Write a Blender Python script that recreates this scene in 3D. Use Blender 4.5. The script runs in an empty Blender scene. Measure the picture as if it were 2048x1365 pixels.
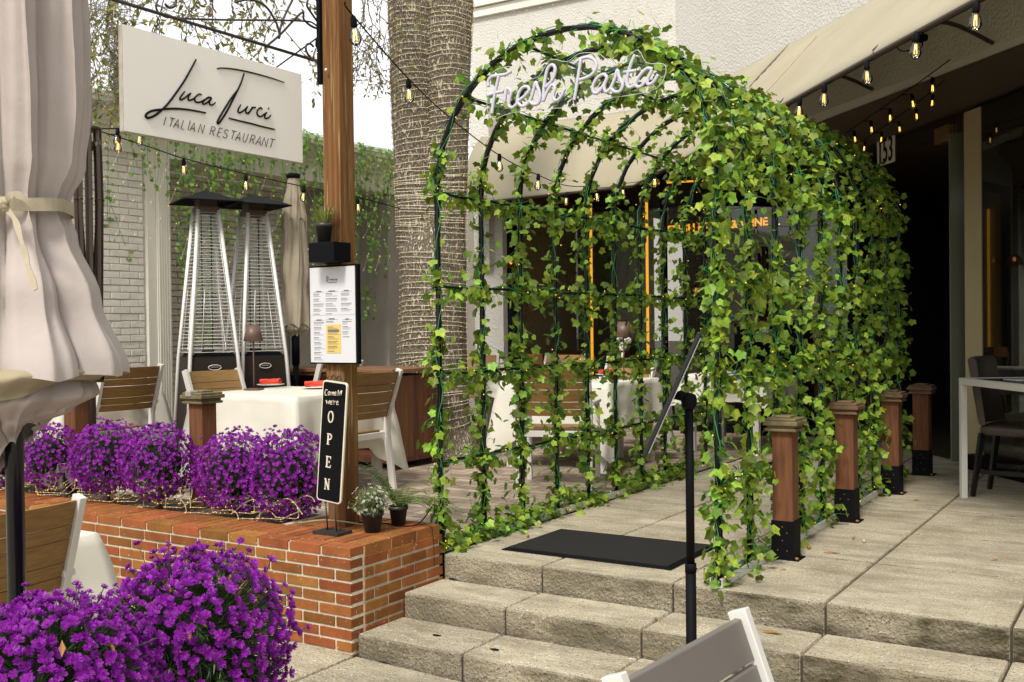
import bpy, math, random
from mathutils import Vector, Matrix, Euler, noise
R = math.radians
sc = bpy.context.scene
C = sc.collection
rnd = random.Random(11)

# ---------------------------------------------------------------- camera, sky, sun, exposure
F = 2100.0; YAW = R(32.27); PITCH = math.atan(26 / F); ROLL = math.atan(.01204); CAM = Vector((0, 0, 1.2))
_yaw = Matrix.Rotation(YAW, 3, 'Z')
_fw = Vector((0, math.cos(PITCH), -math.sin(PITCH))); _up = Vector((0, math.sin(PITCH), math.cos(PITCH))); _rt = Vector((1, 0, 0))
up = _yaw @ (_up * math.cos(ROLL) + _rt * math.sin(ROLL)); rt = _yaw @ (_rt * math.cos(ROLL) - _up * math.sin(ROLL)); fw = _yaw @ _fw
cam = bpy.data.cameras.new('camera'); camo = bpy.data.objects.new('camera', cam); C.objects.link(camo)
cam.sensor_width = 36; cam.lens = 36 * F / 2048; cam.clip_end = 500; cam.clip_start = .05
m4 = Matrix((rt, up, -fw)).transposed().to_4x4(); m4.translation = CAM
camo.matrix_world = m4; sc.camera = camo

SUN_EL, SUN_AZ = R(50), R(171)     # azimuth measured clockwise from +y
w = bpy.data.worlds.new("World"); sc.world = w; w.use_nodes = True
nt = w.node_tree; nt.nodes.clear()
N = nt.nodes.new; K = nt.links.new
sky = N('ShaderNodeTexSky'); sky.sky_type = 'NISHITA'; sky.sun_disc = False
sky.sun_elevation = SUN_EL; sky.sun_rotation = SUN_AZ; sky.air_density = 1.0; sky.dust_density = 4.0; sky.ozone_density = 1.0
hs = N('ShaderNodeHueSaturation'); hs.inputs['Saturation'].default_value = .16; hs.inputs['Value'].default_value = 1.0
tc = N('ShaderNodeTexCoord'); mp = N('ShaderNodeMapping'); mp.inputs['Scale'].default_value = (1.2, 1.2, 3.0)
cn = N('ShaderNodeTexNoise'); cn.inputs['Scale'].default_value = 2.2; cn.inputs['Detail'].default_value = 6; cn.inputs['Roughness'].default_value = .55
cr = N('ShaderNodeMapRange'); cr.inputs[1].default_value = .3; cr.inputs[2].default_value = .7; cr.inputs[3].default_value = .55; cr.inputs[4].default_value = .95
mx = N('ShaderNodeMix'); mx.data_type = 'RGBA'; mx.inputs[7].default_value = (8.6, 8.6, 8.8, 1)
bg = N('ShaderNodeBackground'); bg.inputs['Strength'].default_value = .12
wo = N('ShaderNodeOutputWorld')
K(sky.outputs[0], hs.inputs['Color']); K(tc.outputs['Generated'], mp.inputs[0]); K(mp.outputs[0], cn.inputs['Vector'])
K(cn.outputs[0], cr.inputs[0]); K(cr.outputs[0], mx.inputs[0]); K(hs.outputs[0], mx.inputs[6]); K(mx.outputs[2], bg.inputs[0]); K(bg.outputs[0], wo.inputs[0])
sl = bpy.data.lights.new('sun', 'SUN'); sl.energy = 2.4; sl.angle = R(12); sl.color = (1, .95, .86)
so = bpy.data.objects.new('sun', sl); C.objects.link(so)
sd = Vector((math.sin(SUN_AZ) * math.cos(SUN_EL), math.cos(SUN_AZ) * math.cos(SUN_EL), math.sin(SUN_EL)))
so.rotation_euler = sd.to_track_quat('Z', 'Y').to_euler(); so.location = (0, 0, 12)
sc.view_settings.view_transform = 'Standard'; sc.view_settings.look = 'None'
sc.view_settings.exposure = .50; sc.view_settings.gamma = 1
try:
    sc.cycles.max_bounces = 8; sc.cycles.transparent_max_bounces = 12; sc.cycles.use_denoising = True
    sc.cycles.caustics_reflective = False; sc.cycles.caustics_refractive = False
except Exception: pass

# ---------------------------------------------------------------- photo survey helpers: a sight line cut by a real plane
def ray(px, py): return fw + rt * ((px - 1024) / F) - up * ((py - 682.5) / F)
def onz(px, py, z): d = ray(px, py); return CAM + d * ((z - CAM.z) / d.z)
def onx(px, py, x): d = ray(px, py); return CAM + d * (x / d.x)
def ony(px, py, y): d = ray(px, py); return CAM + d * (y / d.y)
def dep(px, py, D): return CAM + ray(px, py) * D
def onp(px, py, p, n): d = ray(px, py); return CAM + d * ((Vector(p) - CAM).dot(n) / d.dot(n))

# ---------------------------------------------------------------- things and parts
def thing(name, label, cat, loc=(0, 0, 0), rz=0, group=None):
    o = bpy.data.objects.new(name, None); C.objects.link(o); o.empty_display_size = .1
    o.location = loc; o.rotation_euler = (0, 0, rz); o['label'] = label; o['category'] = cat
    if group: o['group'] = group
    return o
def tag(o, label=None, cat=None, group=None, kind=None):
    for k, v in (('label', label), ('category', cat), ('group', group), ('kind', kind)):
        if v: o[k] = v
    return o
def rootloc(o):
    v = Vector((0, 0, 0))
    while o is not None: v += o.location; o = o.parent
    return v
class MB:
    def __init__(s): s.v = []; s.f = []; s.sm = []
    def add(s, vs, fs, smooth=False):
        b = len(s.v); s.v += [tuple(p) for p in vs]; s.f += [tuple(i + b for i in f) for f in fs]; s.sm += [smooth] * len(fs)
    def box(s, c, d, rot=None, m=None):
        x, y, z = d[0] / 2, d[1] / 2, d[2] / 2
        vs = [Vector(p) for p in ((-x, -y, -z), (x, -y, -z), (x, y, -z), (-x, y, -z), (-x, -y, z), (x, -y, z), (x, y, z), (-x, y, z))]
        if rot is not None:
            M = Euler(rot).to_matrix() if not isinstance(rot, Matrix) else rot
            vs = [M @ p for p in vs]
        s.add([p + Vector(c) for p in vs], [(0, 3, 2, 1), (4, 5, 6, 7), (0, 1, 5, 4), (1, 2, 6, 5), (2, 3, 7, 6), (3, 0, 4, 7)])
    def bb(s, a, b):
        s.box([(a[i] + b[i]) / 2 for i in range(3)], [abs(b[i] - a[i]) for i in range(3)])
    def hexa(s, lo, hi):           # two quads (lists of 4 points) joined
        s.add(list(lo) + list(hi), [(0, 3, 2, 1), (4, 5, 6, 7), (0, 1, 5, 4), (1, 2, 6, 5), (2, 3, 7, 6), (3, 0, 4, 7)])
    def tube(s, pts, r, n=6, cap=True, smooth=True, closed=False, flat=None):
        pts = [Vector(p) for p in pts]; L = len(pts)
        if L < 2: return
        rr = r if isinstance(r, (list, tuple)) else [r] * L
        prev = None; vs = []
        for i, p in enumerate(pts):
            if closed: t = pts[(i + 1) % L] - pts[i - 1]
            else: t = pts[min(i + 1, L - 1)] - pts[max(i - 1, 0)]
            if t.length < 1e-9: t = Vector((0, 0, 1))
            t.normalize()
            if prev is None:
                a = Vector((0, 0, 1)) if abs(t.z) < .9 else Vector((1, 0, 0))
                u = t.cross(a).normalized()
            else:
                u = prev - t * prev.dot(t)
                u = u.normalized() if u.length > 1e-6 else t.orthogonal().normalized()
            prev = u; v = t.cross(u)
            for k in range(n):
                a = 2 * math.pi * k / n
                if flat: vs.append(p + u * math.cos(a) * rr[i] + v * math.sin(a) * rr[i] * flat)
                else: vs.append(p + (u * math.cos(a) + v * math.sin(a)) * rr[i])
        fs = []
        for i in range(L if closed else L - 1):
            for k in range(n):
                a = i * n + k; b = i * n + (k + 1) % n; c2 = ((i + 1) % L) * n + (k + 1) % n; d = ((i + 1) % L) * n + k
                fs.append((a, b, c2, d))
        if cap and not closed:
            fs.append(tuple(range(n - 1, -1, -1))); fs.append(tuple((L - 1) * n + k for k in range(n)))
        s.add(vs, fs, smooth)
    def lathe(s, prof, c=(0, 0, 0), n=20, smooth=True, cap=True):
        vs = []; c = Vector(c)
        for r, z in prof:
            for k in range(n):
                a = 2 * math.pi * k / n; vs.append(c + Vector((math.cos(a) * r, math.sin(a) * r, z)))
        fs = []
        for i in range(len(prof) - 1):
            for k in range(n):
                fs.append((i * n + k, i * n + (k + 1) % n, (i + 1) * n + (k + 1) % n, (i + 1) * n + k))
        if cap: fs.append(tuple(range(n - 1, -1, -1))); fs.append(tuple((len(prof) - 1) * n + k for k in range(n)))
        s.add(vs, fs, smooth)
    def grid(s, rows, smooth=True, wrap=False):
        n = len(rows[0]); vs = [p for r in rows for p in r]; fs = []
        for i in range(len(rows) - 1):
            for k in range(n if wrap else n - 1):
                fs.append((i * n + k, i * n + (k + 1) % n, (i + 1) * n + (k + 1) % n, (i + 1) * n + k))
        s.add(vs, fs, smooth)
    def bead(s, p, r):
        x, y, z = p
        s.add([(x + r, y, z), (x, y + r, z), (x - r, y, z), (x, y - r, z), (x, y, z + r), (x, y, z - r)],
              [(0, 1, 4), (1, 2, 4), (2, 3, 4), (3, 0, 4), (1, 0, 5), (2, 1, 5), (3, 2, 5), (0, 3, 5)], True)
    def build(s, name, mat, parent=None, world=True, bevel=0, solid=0, sub=0):
        me = bpy.data.meshes.new(name)
        off = rootloc(parent) if (parent is not None and world) else Vector((0, 0, 0))
        if off.length > 0: vs = [(a - off.x, b - off.y, c - off.z) for a, b, c in s.v]
        else: vs = s.v
        me.from_pydata(vs, [], s.f); me.polygons.foreach_set('use_smooth', s.sm); me.update()
        me.materials.append(mat)
        o = bpy.data.objects.new(name, me); C.objects.link(o)
        if parent is not None: o.parent = parent
        if solid: md = o.modifiers.new('s', 'SOLIDIFY'); md.thickness = solid; md.offset = 0
        if sub: md = o.modifiers.new('u', 'SUBSURF'); md.levels = sub; md.render_levels = sub
        if bevel: md = o.modifiers.new('b', 'BEVEL'); md.width = bevel; md.segments = 2; md.limit_method = 'ANGLE'; md.angle_limit = R(40)
        return o
def part(mb, name, mat, parent, world=True, **k): return mb.build(name, mat, parent, world, **k)
def struct(mb, name, mat, kind='structure', **k): o = mb.build(name, mat, None, **k); o['kind'] = kind; return o
def copy_tree(o, parent=None):
    c = o.copy(); C.objects.link(c)
    if parent is not None: c.parent = parent
    for ch in [x for x in C.objects if x.parent == o]: copy_tree(ch, c)
    return c
def spline(pts, per=6):
    pts = [Vector(p) for p in pts]
    if len(pts) < 3: return pts
    out = []
    for i in range(len(pts) - 1):
        p0 = pts[max(i - 1, 0)]; p1 = pts[i]; p2 = pts[i + 1]; p3 = pts[min(i + 2, len(pts) - 1)]
        for k in range(per):
            t = k / per
            out.append(.5 * ((2 * p1) + (p2 - p0) * t + (2 * p0 - 5 * p1 + 4 * p2 - p3) * t * t + (3 * p1 - p0 - 3 * p2 + p3) * t ** 3))
    out.append(pts[-1]); return out
def textmesh(mb, txt, size, M, extrude=.002, align='CENTER', bold=0):
    cu = bpy.data.curves.new('t', 'FONT'); cu.body = txt; cu.size = size; cu.extrude = extrude; cu.align_x = align; cu.align_y = 'CENTER'; cu.offset = bold
    cu.resolution_u = 3
    o = bpy.data.objects.new('t', cu); C.objects.link(o)
    dg = bpy.context.evaluated_depsgraph_get(); me = bpy.data.meshes.new_from_object(o.evaluated_get(dg))
    mb.add([M @ v.co for v in me.vertices], [tuple(p.vertices) for p in me.polygons])
    bpy.data.objects.remove(o); bpy.data.meshes.remove(me)
def frame(o, x, y):      # 4x4 placing text: x right, y up
    x = Vector(x).normalized(); y = Vector(y).normalized(); z = x.cross(y)
    M = Matrix((x, y, z)).transposed().to_4x4(); M.translation = Vector(o); return M

# ---------------------------------------------------------------- materials
def srgb(r, g, b): return tuple(((c / 255) / 12.92 if c / 255 <= .04045 else ((c / 255 + .055) / 1.055) ** 2.4) for c in (r, g, b)) + (1,)
def mat(name, col, rough=.6, col2=None, scale=6, stretch=(1, 1, 1), detail=5, contrast=1.0, bump=0, bscale=None, bdist=.01, metallic=0, spec=.5,
        island=0, trans=0, emit=0, speck=None, objcoord=True, sheen=0):
    m = bpy.data.materials.new(name); m.use_nodes = True; t = m.node_tree; n = t.nodes.new; k = t.links.new
    b = t.nodes['Principled BSDF']; out = t.nodes['Material Output']
    b.inputs['Roughness'].default_value = rough; b.inputs['Metallic'].default_value = metallic; b.inputs['Specular IOR Level'].default_value = spec
    if sheen: b.inputs['Sheen Weight'].default_value = sheen
    c = tuple(col[:3]) + (1,)
    tc = n('ShaderNodeTexCoord'); mp = n('ShaderNodeMapping'); mp.inputs['Scale'].default_value = stretch
    k(tc.outputs['Object'], mp.inputs[0]); vec = mp.outputs[0]
    cur = None
    if col2 is not None:
        nz = n('ShaderNodeTexNoise'); nz.inputs['Scale'].default_value = scale; nz.inputs['Detail'].default_value = detail; nz.inputs['Roughness'].default_value = .6
        k(vec, nz.inputs['Vector'])
        mr = n('ShaderNodeMapRange'); mr.inputs[1].default_value = .5 - .22 / contrast; mr.inputs[2].default_value = .5 + .22 / contrast; k(nz.outputs[0], mr.inputs[0])
        mix = n('ShaderNodeMix'); mix.data_type = 'RGBA'; mix.inputs[6].default_value = c; mix.inputs[7].default_value = tuple(col2[:3]) + (1,)
        k(mr.outputs[0], mix.inputs[0]); cur = mix.outputs[2]
    if speck:                      # (scale, threshold, colour)
        vz = n('ShaderNodeTexNoise'); vz.inputs['Scale'].default_value = speck[0]; vz.inputs['Detail'].default_value = 3; k(vec, vz.inputs['Vector'])
        mr = n('ShaderNodeMapRange'); mr.inputs[1].default_value = speck[1]; mr.inputs[2].default_value = speck[1] + .06; k(vz.outputs[0], mr.inputs[0])
        mix = n('ShaderNodeMix'); mix.data_type = 'RGBA'; mix.inputs[7].default_value = tuple(speck[2][:3]) + (1,)
        if cur is not None: k(cur, mix.inputs[6])
        else: mix.inputs[6].default_value = c
        k(mr.outputs[0], mix.inputs[0]); cur = mix.outputs[2]
    if island:
        g = n('ShaderNodeNewGeometry'); hsv = n('ShaderNodeHueSaturation')
        mr = n('ShaderNodeMapRange'); mr.inputs[3].default_value = 1 - island; mr.inputs[4].default_value = 1 + island
        k(g.outputs['Random Per Island'], mr.inputs[0]); k(mr.outputs[0], hsv.inputs['Value'])
        wn = n('ShaderNodeTexWhiteNoise'); wn.noise_dimensions = '1D'; k(g.outputs['Random Per Island'], wn.inputs['W'])
        mr2 = n('ShaderNodeMapRange'); mr2.inputs[3].default_value = .5 - island * .05; mr2.inputs[4].default_value = .5 + island * .05
        k(wn.outputs[0], mr2.inputs[0]); k(mr2.outputs[0], hsv.inputs['Hue'])
        if cur is not None: k(cur, hsv.inputs['Color'])
        else: hsv.inputs['Color'].default_value = c
        cur = hsv.outputs[0]
    if cur is not None: k(cur, b.inputs['Base Color'])
    else: b.inputs['Base Color'].default_value = c
    if bump:
        bz = n('ShaderNodeTexNoise'); bz.inputs['Scale'].default_value = bscale or scale * 3; bz.inputs['Detail'].default_value = 6; k(vec, bz.inputs['Vector'])
        bp = n('ShaderNodeBump'); bp.inputs['Strength'].default_value = bump; bp.inputs['Distance'].default_value = bdist
        k(bz.outputs[0], bp.inputs['Height']); k(bp.outputs[0], b.inputs['Normal'])
    if emit:
        b.inputs['Emission Color'].default_value = c; b.inputs['Emission Strength'].default_value = emit
    if trans:
        tr = n('ShaderNodeBsdfTranslucent'); ms = n('ShaderNodeMixShader'); ms.inputs[0].default_value = trans
        if cur is not None: k(cur, tr.inputs['Color'])
        else: tr.inputs['Color'].default_value = c
        k(b.outputs[0], ms.inputs[1]); k(tr.outputs[0], ms.inputs[2]); k(ms.outputs[0], out.inputs['Surface'])
    return m
def glassmat(name, tint=(1, 1, 1), refl=(1, 1, 1), boost=0.0, ior=1.5):
    m = bpy.data.materials.new(name); m.use_nodes = True; t = m.node_tree; t.nodes.clear(); n = t.nodes.new; k = t.links.new
    o = n('ShaderNodeOutputMaterial'); tr = n('ShaderNodeBsdfTransparent'); tr.inputs[0].default_value = tuple(tint) + (1,)
    gl = n('ShaderNodeBsdfGlossy'); gl.inputs['Roughness'].default_value = .01; gl.inputs[0].default_value = tuple(refl) + (1,)
    fr = n('ShaderNodeFresnel'); fr.inputs[0].default_value = ior
    ad = n('ShaderNodeMath'); ad.inputs[1].default_value = boost; k(fr.outputs[0], ad.inputs[0])
    ms = n('ShaderNodeMixShader'); k(ad.outputs[0], ms.inputs[0]); k(tr.outputs[0], ms.inputs[1]); k(gl.outputs[0], ms.inputs[2]); k(ms.outputs[0], o.inputs[0])
    return m
def emis(name, col, s):
    m = bpy.data.materials.new(name); m.use_nodes = True; t = m.node_tree; t.nodes.clear(); n = t.nodes.new
    o = n('ShaderNodeOutputMaterial'); e = n('ShaderNodeEmission'); e.inputs[0].default_value = tuple(col) + (1,); e.inputs[1].default_value = s
    t.links.new(e.outputs[0], o.inputs[0]); return m

# concrete with exposed aggregate, mildew on the vertical faces
def concrete():
    m = mat('concrete', (.64, .57, .42), .88, (.36, .305, .205), 2.6, detail=12, contrast=.9, bump=1.0, bscale=70, bdist=.016, speck=(70, .62, (.78, .74, .64)), spec=.25)
    t = m.node_tree; n = t.nodes.new; k = t.links.new; b = t.nodes['Principled BSDF']
    src = b.inputs['Base Color'].links[0].from_socket
    # dark pits
    tc = n('ShaderNodeTexCoord'); v1 = n('ShaderNodeTexNoise'); v1.inputs['Scale'].default_value = 130; v1.inputs['Detail'].default_value = 2; k(tc.outputs['Object'], v1.inputs['Vector'])
    r1 = n('ShaderNodeMapRange'); r1.inputs[1].default_value = .40; r1.inputs[2].default_value = .33; k(v1.outputs[0], r1.inputs[0])
    m1 = n('ShaderNodeMix'); m1.data_type = 'RGBA'; m1.inputs[7].default_value = (.09, .075, .05, 1); k(r1.outputs[0], m1.inputs[0]); k(src, m1.inputs[6])
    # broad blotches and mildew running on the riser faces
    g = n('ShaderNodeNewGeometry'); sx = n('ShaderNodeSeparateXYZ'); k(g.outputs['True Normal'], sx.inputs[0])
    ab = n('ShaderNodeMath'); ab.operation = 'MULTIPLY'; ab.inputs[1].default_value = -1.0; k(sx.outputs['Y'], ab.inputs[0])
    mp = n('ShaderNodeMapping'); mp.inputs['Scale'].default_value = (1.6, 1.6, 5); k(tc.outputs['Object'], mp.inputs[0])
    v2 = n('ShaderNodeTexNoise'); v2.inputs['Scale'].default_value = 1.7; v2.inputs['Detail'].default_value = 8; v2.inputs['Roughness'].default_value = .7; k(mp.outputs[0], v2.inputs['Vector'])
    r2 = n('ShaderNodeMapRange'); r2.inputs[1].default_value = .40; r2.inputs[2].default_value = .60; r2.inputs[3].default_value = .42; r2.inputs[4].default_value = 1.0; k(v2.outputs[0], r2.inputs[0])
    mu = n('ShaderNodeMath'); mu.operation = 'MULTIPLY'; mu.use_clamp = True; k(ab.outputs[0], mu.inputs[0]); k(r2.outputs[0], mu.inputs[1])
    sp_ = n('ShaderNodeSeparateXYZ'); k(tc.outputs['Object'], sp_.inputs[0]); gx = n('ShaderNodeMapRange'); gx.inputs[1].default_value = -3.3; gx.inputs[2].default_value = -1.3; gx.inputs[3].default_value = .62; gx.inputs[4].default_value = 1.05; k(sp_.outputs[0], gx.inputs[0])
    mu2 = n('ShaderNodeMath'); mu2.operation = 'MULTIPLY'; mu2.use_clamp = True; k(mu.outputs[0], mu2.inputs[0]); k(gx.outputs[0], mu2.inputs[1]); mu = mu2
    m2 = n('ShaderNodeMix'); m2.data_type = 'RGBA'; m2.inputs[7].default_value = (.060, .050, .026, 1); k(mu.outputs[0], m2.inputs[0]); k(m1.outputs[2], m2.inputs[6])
    # long directional weather stains on the slabs
    mp3 = n('ShaderNodeMapping'); mp3.inputs['Scale'].default_value = (1.0, 3.2, 1); k(tc.outputs['Object'], mp3.inputs[0])
    v3 = n('ShaderNodeTexNoise'); v3.inputs['Scale'].default_value = 2.3; v3.inputs['Detail'].default_value = 10; v3.inputs['Roughness'].default_value = .72; k(mp3.outputs[0], v3.inputs['Vector'])
    r3 = n('ShaderNodeMapRange'); r3.inputs[1].default_value = .44; r3.inputs[2].default_value = .70; r3.inputs[4].default_value = .72; k(v3.outputs[0], r3.inputs[0])
    m3 = n('ShaderNodeMix'); m3.data_type = 'RGBA'; m3.inputs[7].default_value = (.17, .145, .10, 1); k(r3.outputs[0], m3.inputs[0]); k(m2.outputs[2], m3.inputs[6])
    k(m3.outputs[2], b.inputs['Base Color']); return m
def bark():
    m = bpy.data.materials.new('bark'); m.use_nodes = True; t = m.node_tree; n = t.nodes.new; k = t.links.new; b = t.nodes['Principled BSDF']
    b.inputs['Roughness'].default_value = .95
    tc = n('ShaderNodeTexCoord'); mp = n('ShaderNodeMapping'); mp.inputs['Scale'].default_value = (1, 1, .32); k(tc.outputs['Object'], mp.inputs[0])
    nz = n('ShaderNodeTexNoise'); nz.inputs['Scale'].default_value = 14; nz.inputs['Detail'].default_value = 4; k(mp.outputs[0], nz.inputs['Vector'])
    mxv = n('ShaderNodeMix'); mxv.data_type = 'RGBA'; mxv.inputs[0].default_value = .20; k(mp.outputs[0], mxv.inputs[6]); k(nz.outputs['Color'], mxv.inputs[7])
    vo = n('ShaderNodeTexVoronoi'); vo.feature = 'DISTANCE_TO_EDGE'; vo.inputs['Scale'].default_value = 30; k(mxv.outputs[2], vo.inputs['Vector'])
    mr = n('ShaderNodeMapRange'); mr.inputs[1].default_value = .0; mr.inputs[2].default_value = .3; k(vo.outputs['Distance'], mr.inputs[0])
    n2 = n('ShaderNodeTexNoise'); n2.inputs['Scale'].default_value = 3; n2.inputs['Detail'].default_value = 6; k(tc.outputs['Object'], n2.inputs['Vector'])
    c2 = n('ShaderNodeMix'); c2.data_type = 'RGBA'; c2.inputs[6].default_value = (.42, .345, .235, 1); c2.inputs[7].default_value = (.64, .57, .43, 1); k(n2.outputs[0], c2.inputs[0])
    mx = n('ShaderNodeMix'); mx.data_type = 'RGBA'; mx.inputs[6].default_value = (.19, .15, .10, 1); k(mr.outputs[0], mx.inputs[0]); k(c2.outputs[2], mx.inputs[7]); k(mx.outputs[2], b.inputs['Base Color'])
    bp = n('ShaderNodeBump'); bp.inputs['Distance'].default_value = .03; bp.inputs['Strength'].default_value = 1; k(mr.outputs[0], bp.inputs['Height']); k(bp.outputs[0], b.inputs['Normal'])
    return m
def pavers():
    m = bpy.data.materials.new('clay_pavers'); m.use_nodes = True; t = m.node_tree; n = t.nodes.new; k = t.links.new; b = t.nodes['Principled BSDF']
    b.inputs['Roughness'].default_value = .85
    tc = n('ShaderNodeTexCoord'); mp = n('ShaderNodeMapping'); mp.inputs['Rotation'].default_value = (0, 0, R(3)); k(tc.outputs['Object'], mp.inputs[0])
    br = n('ShaderNodeTexBrick'); br.inputs['Scale'].default_value = 1; br.inputs['Brick Width'].default_value = .2; br.inputs['Row Height'].default_value = .1
    br.inputs['Mortar Size'].default_value = .004; br.inputs['Mortar Smooth'].default_value = .3; br.inputs['Bias'].default_value = 0
    br.inputs['Color1'].default_value = (.22, .165, .115, 1); br.inputs['Color2'].default_value = (.42, .335, .25, 1); br.inputs['Mortar'].default_value = (.09, .075, .06, 1)
    k(mp.outputs[0], br.inputs['Vector'])
    nz = n('ShaderNodeTexNoise'); nz.inputs['Scale'].default_value = 7; nz.inputs['Detail'].default_value = 8; k(tc.outputs['Object'], nz.inputs['Vector'])
    mx = n('ShaderNodeMix'); mx.data_type = 'RGBA'; mx.blend_type = 'MULTIPLY'; mx.inputs[0].default_value = .6; k(br.outputs[0], mx.inputs[6])
    cr = n('ShaderNodeMapRange'); cr.inputs[1].default_value = .3; cr.inputs[2].default_value = .7; cr.inputs[3].default_value = .6; cr.inputs[4].default_value = 1.3; k(nz.outputs[0], cr.inputs[0]); k(cr.outputs[0], mx.inputs[7])
    k(mx.outputs[2], b.inputs['Base Color'])
    bp = n('ShaderNodeBump'); bp.inputs['Distance'].default_value = .006; bp.invert = True; k(br.outputs['Fac'], bp.inputs['Height']); k(bp.outputs[0], b.inputs['Normal'])
    return m

M = {}
M['concrete'] = concrete(); M['bark'] = bark(); M['pavers'] = pavers()
M['brick'] = mat('orange_brick', (.32, .115, .032), .9, (.18, .064, .020), 9, detail=8, contrast=.9, bump=.6, bscale=70, bdist=.004, island=.30, speck=(60, .67, (.56, .46, .33)), spec=.2)
M['mortar'] = mat('mortar', (.68, .62, .48), .95, (.46, .41, .31), 9, bump=.7, bscale=60)
M['whitebrick'] = mat('painted_brick', (.80, .77, .68), .6, (.70, .67, .58), 5, bump=.7, bscale=14, bdist=.012, island=.05)
M['whitemortar'] = mat('painted_mortar', (.50, .47, .41), .7, bump=.3, scale=8)
M['greybrick'] = mat('grey_alcove_brick', (.66, .62, .53), .6, (.58, .54, .46), 5, bump=.7, bscale=14, bdist=.012, island=.05)  # greyer brick of the alcove back wall
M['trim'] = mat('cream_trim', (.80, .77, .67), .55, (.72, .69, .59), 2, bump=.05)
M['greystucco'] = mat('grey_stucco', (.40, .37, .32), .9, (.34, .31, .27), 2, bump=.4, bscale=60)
M['stucco'] = mat('stucco', (.64, .615, .56), .9, (.565, .54, .48), 1.6, bump=1.0, bscale=42, bdist=.014)
M['awning'] = mat('awning_canvas', (.45, .40, .285), .85, (.37, .325, .22), 1.3, stretch=(1, 1, .5), bump=.12, bscale=3, bdist=.03, trans=.12)
M['wood'] = mat('slat_teak', (.29, .16, .045), .6, (.17, .085, .022), 5, stretch=(1.2, 14, 22), detail=8, bump=.25, bscale=8, bdist=.003)
M['woodlight'] = mat('slat_tan', (.34, .20, .07), .6, (.22, .12, .035), 5, stretch=(1.2, 14, 22), detail=8, bump=.25, bscale=8, bdist=.003)
M['pole'] = mat('timber', (.235, .115, .040), .85, (.095, .038, .014), 3, stretch=(16, 16, .5), detail=10, contrast=1.1, bump=.6, bscale=6, bdist=.004, speck=(5, .60, (.30, .23, .10)), spec=.2)
M['post'] = mat('cedar_post', (.20, .074, .024), .85, (.08, .028, .010), 4, stretch=(9, 9, .8), detail=9, contrast=1.1, bump=.5, bscale=6, bdist=.004)
M['postcap'] = mat('post_cap', (.20, .115, .055), .75, (.11, .06, .03), 7, bump=.5, bscale=20)
M['capgreen'] = mat('mossy_cap', (.20, .17, .075), .75, (.10, .065, .03), 9, bump=.5, bscale=20)
M['hutch'] = mat('hutch_wood', (.15, .055, .020), .6, (.055, .02, .008), 4, stretch=(7, 7, .7), detail=8, island=.28)
M['hutchtop'] = mat('hutch_top', (.24, .12, .055), .5, (.15, .07, .03), 4, stretch=(6, 1, 1))
M['white'] = mat('white_aluminium', (.66, .64, .59), .35, (.58, .56, .51), 4, spec=.5)
M['shadegrey'] = mat('grey_legs', (.24, .21, .18), .5)
M['greyslat'] = mat('grey_slat', (.155, .14, .125), .45, (.135, .12, .105), 3)
M['cloth'] = mat('linen', (.72, .69, .59), .85, (.66, .63, .54), 3, bump=.12, bscale=6, bdist=.02, trans=.08)
M['red'] = mat('red_napkin', (.62, .06, .025), .85, (.50, .045, .02), 12, bump=.3, bscale=60)
M['plate'] = mat('plate', (.78, .76, .70), .2)
M['umb'] = mat('umbrella_canvas', (.48, .42, .385), .95, (.42, .365, .33), 3, bump=.5, bscale=11, bdist=.012, trans=.06, spec=.1)
M['umbin'] = mat('umbrella_lining', (.33, .28, .18), .9, (.28, .235, .145), 3)
M['umb3'] = mat('beige_canvas', (.38, .325, .235), .9, (.31, .26, .19), 3, bump=.2, bscale=9, bdist=.01)
M['strap'] = mat('tie_strap', (.42, .36, .25), .85, (.33, .28, .19), 14)
M['black'] = mat('black_metal', (.005, .005, .006), .62, spec=.08)
M['blackgloss'] = mat('black_gloss', (.006, .006, .008), .22, spec=.4)
M['iron'] = mat('wrought_iron', (.035, .030, .026), .5, (.02, .017, .015), 20, bump=.2)
M['bronze'] = mat('bronze_frame', (.045, .031, .022), .5, spec=.25)
M['lamp'] = mat('brown_lamp', (.12, .07, .05), .45)
M['steel'] = mat('steel', (.70, .69, .65), .4, metallic=.35)
M['alu'] = mat('aluminium', (.72, .71, .68), .42, metallic=.3)
M['sign'] = mat('sign_board', (.85, .82, .76), .5, (.82, .79, .72), 1.2)
M['signedge'] = mat('sign_edge', (.42, .39, .31), .7, (.30, .27, .2), 18)
M['ink'] = mat('black_lettering', (.010, .010, .010), .6, spec=.1)
M['paper'] = mat('paper', (.62, .62, .64), .5, (.58, .58, .60), 4)
M['yellow'] = mat('yellow_panel', (.66, .48, .13), .5)
M['inkgrey'] = mat('print_grey', (.13, .13, .14), .7)
M['cream'] = mat('cream_paint', (.76, .71, .58), .5, (.62, .55, .42), 16)
M['potblack'] = mat('black_pot', (.022, .022, .024), .4)
M['soil'] = mat('mulch', (.13, .085, .05), .95, (.05, .032, .02), 26, bump=1, bscale=40, bdist=.02, speck=(30, .62, (.42, .34, .24)))
M['ivy'] = mat('ivy_leaf', (.29, .41, .045), .45, (.11, .20, .017), 22, island=.60, trans=.22, spec=.35)
M['ivydark'] = mat('wall_ivy_leaf', (.24, .40, .06), .5, (.13, .25, .035), 12, island=.40, trans=.2)
M['vine'] = mat('vine_stem', (.035, .27, .075), .5)
M['oakleaf'] = mat('oak_leaf', (.30, .29, .06), .6, (.20, .19, .045), 8, island=.35, trans=.4)
M['twig'] = mat('twig', (.10, .07, .045), .9)
M['moss'] = mat('spanish_moss', (.26, .25, .16), .95, (.15, .14, .09), 10)
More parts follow.
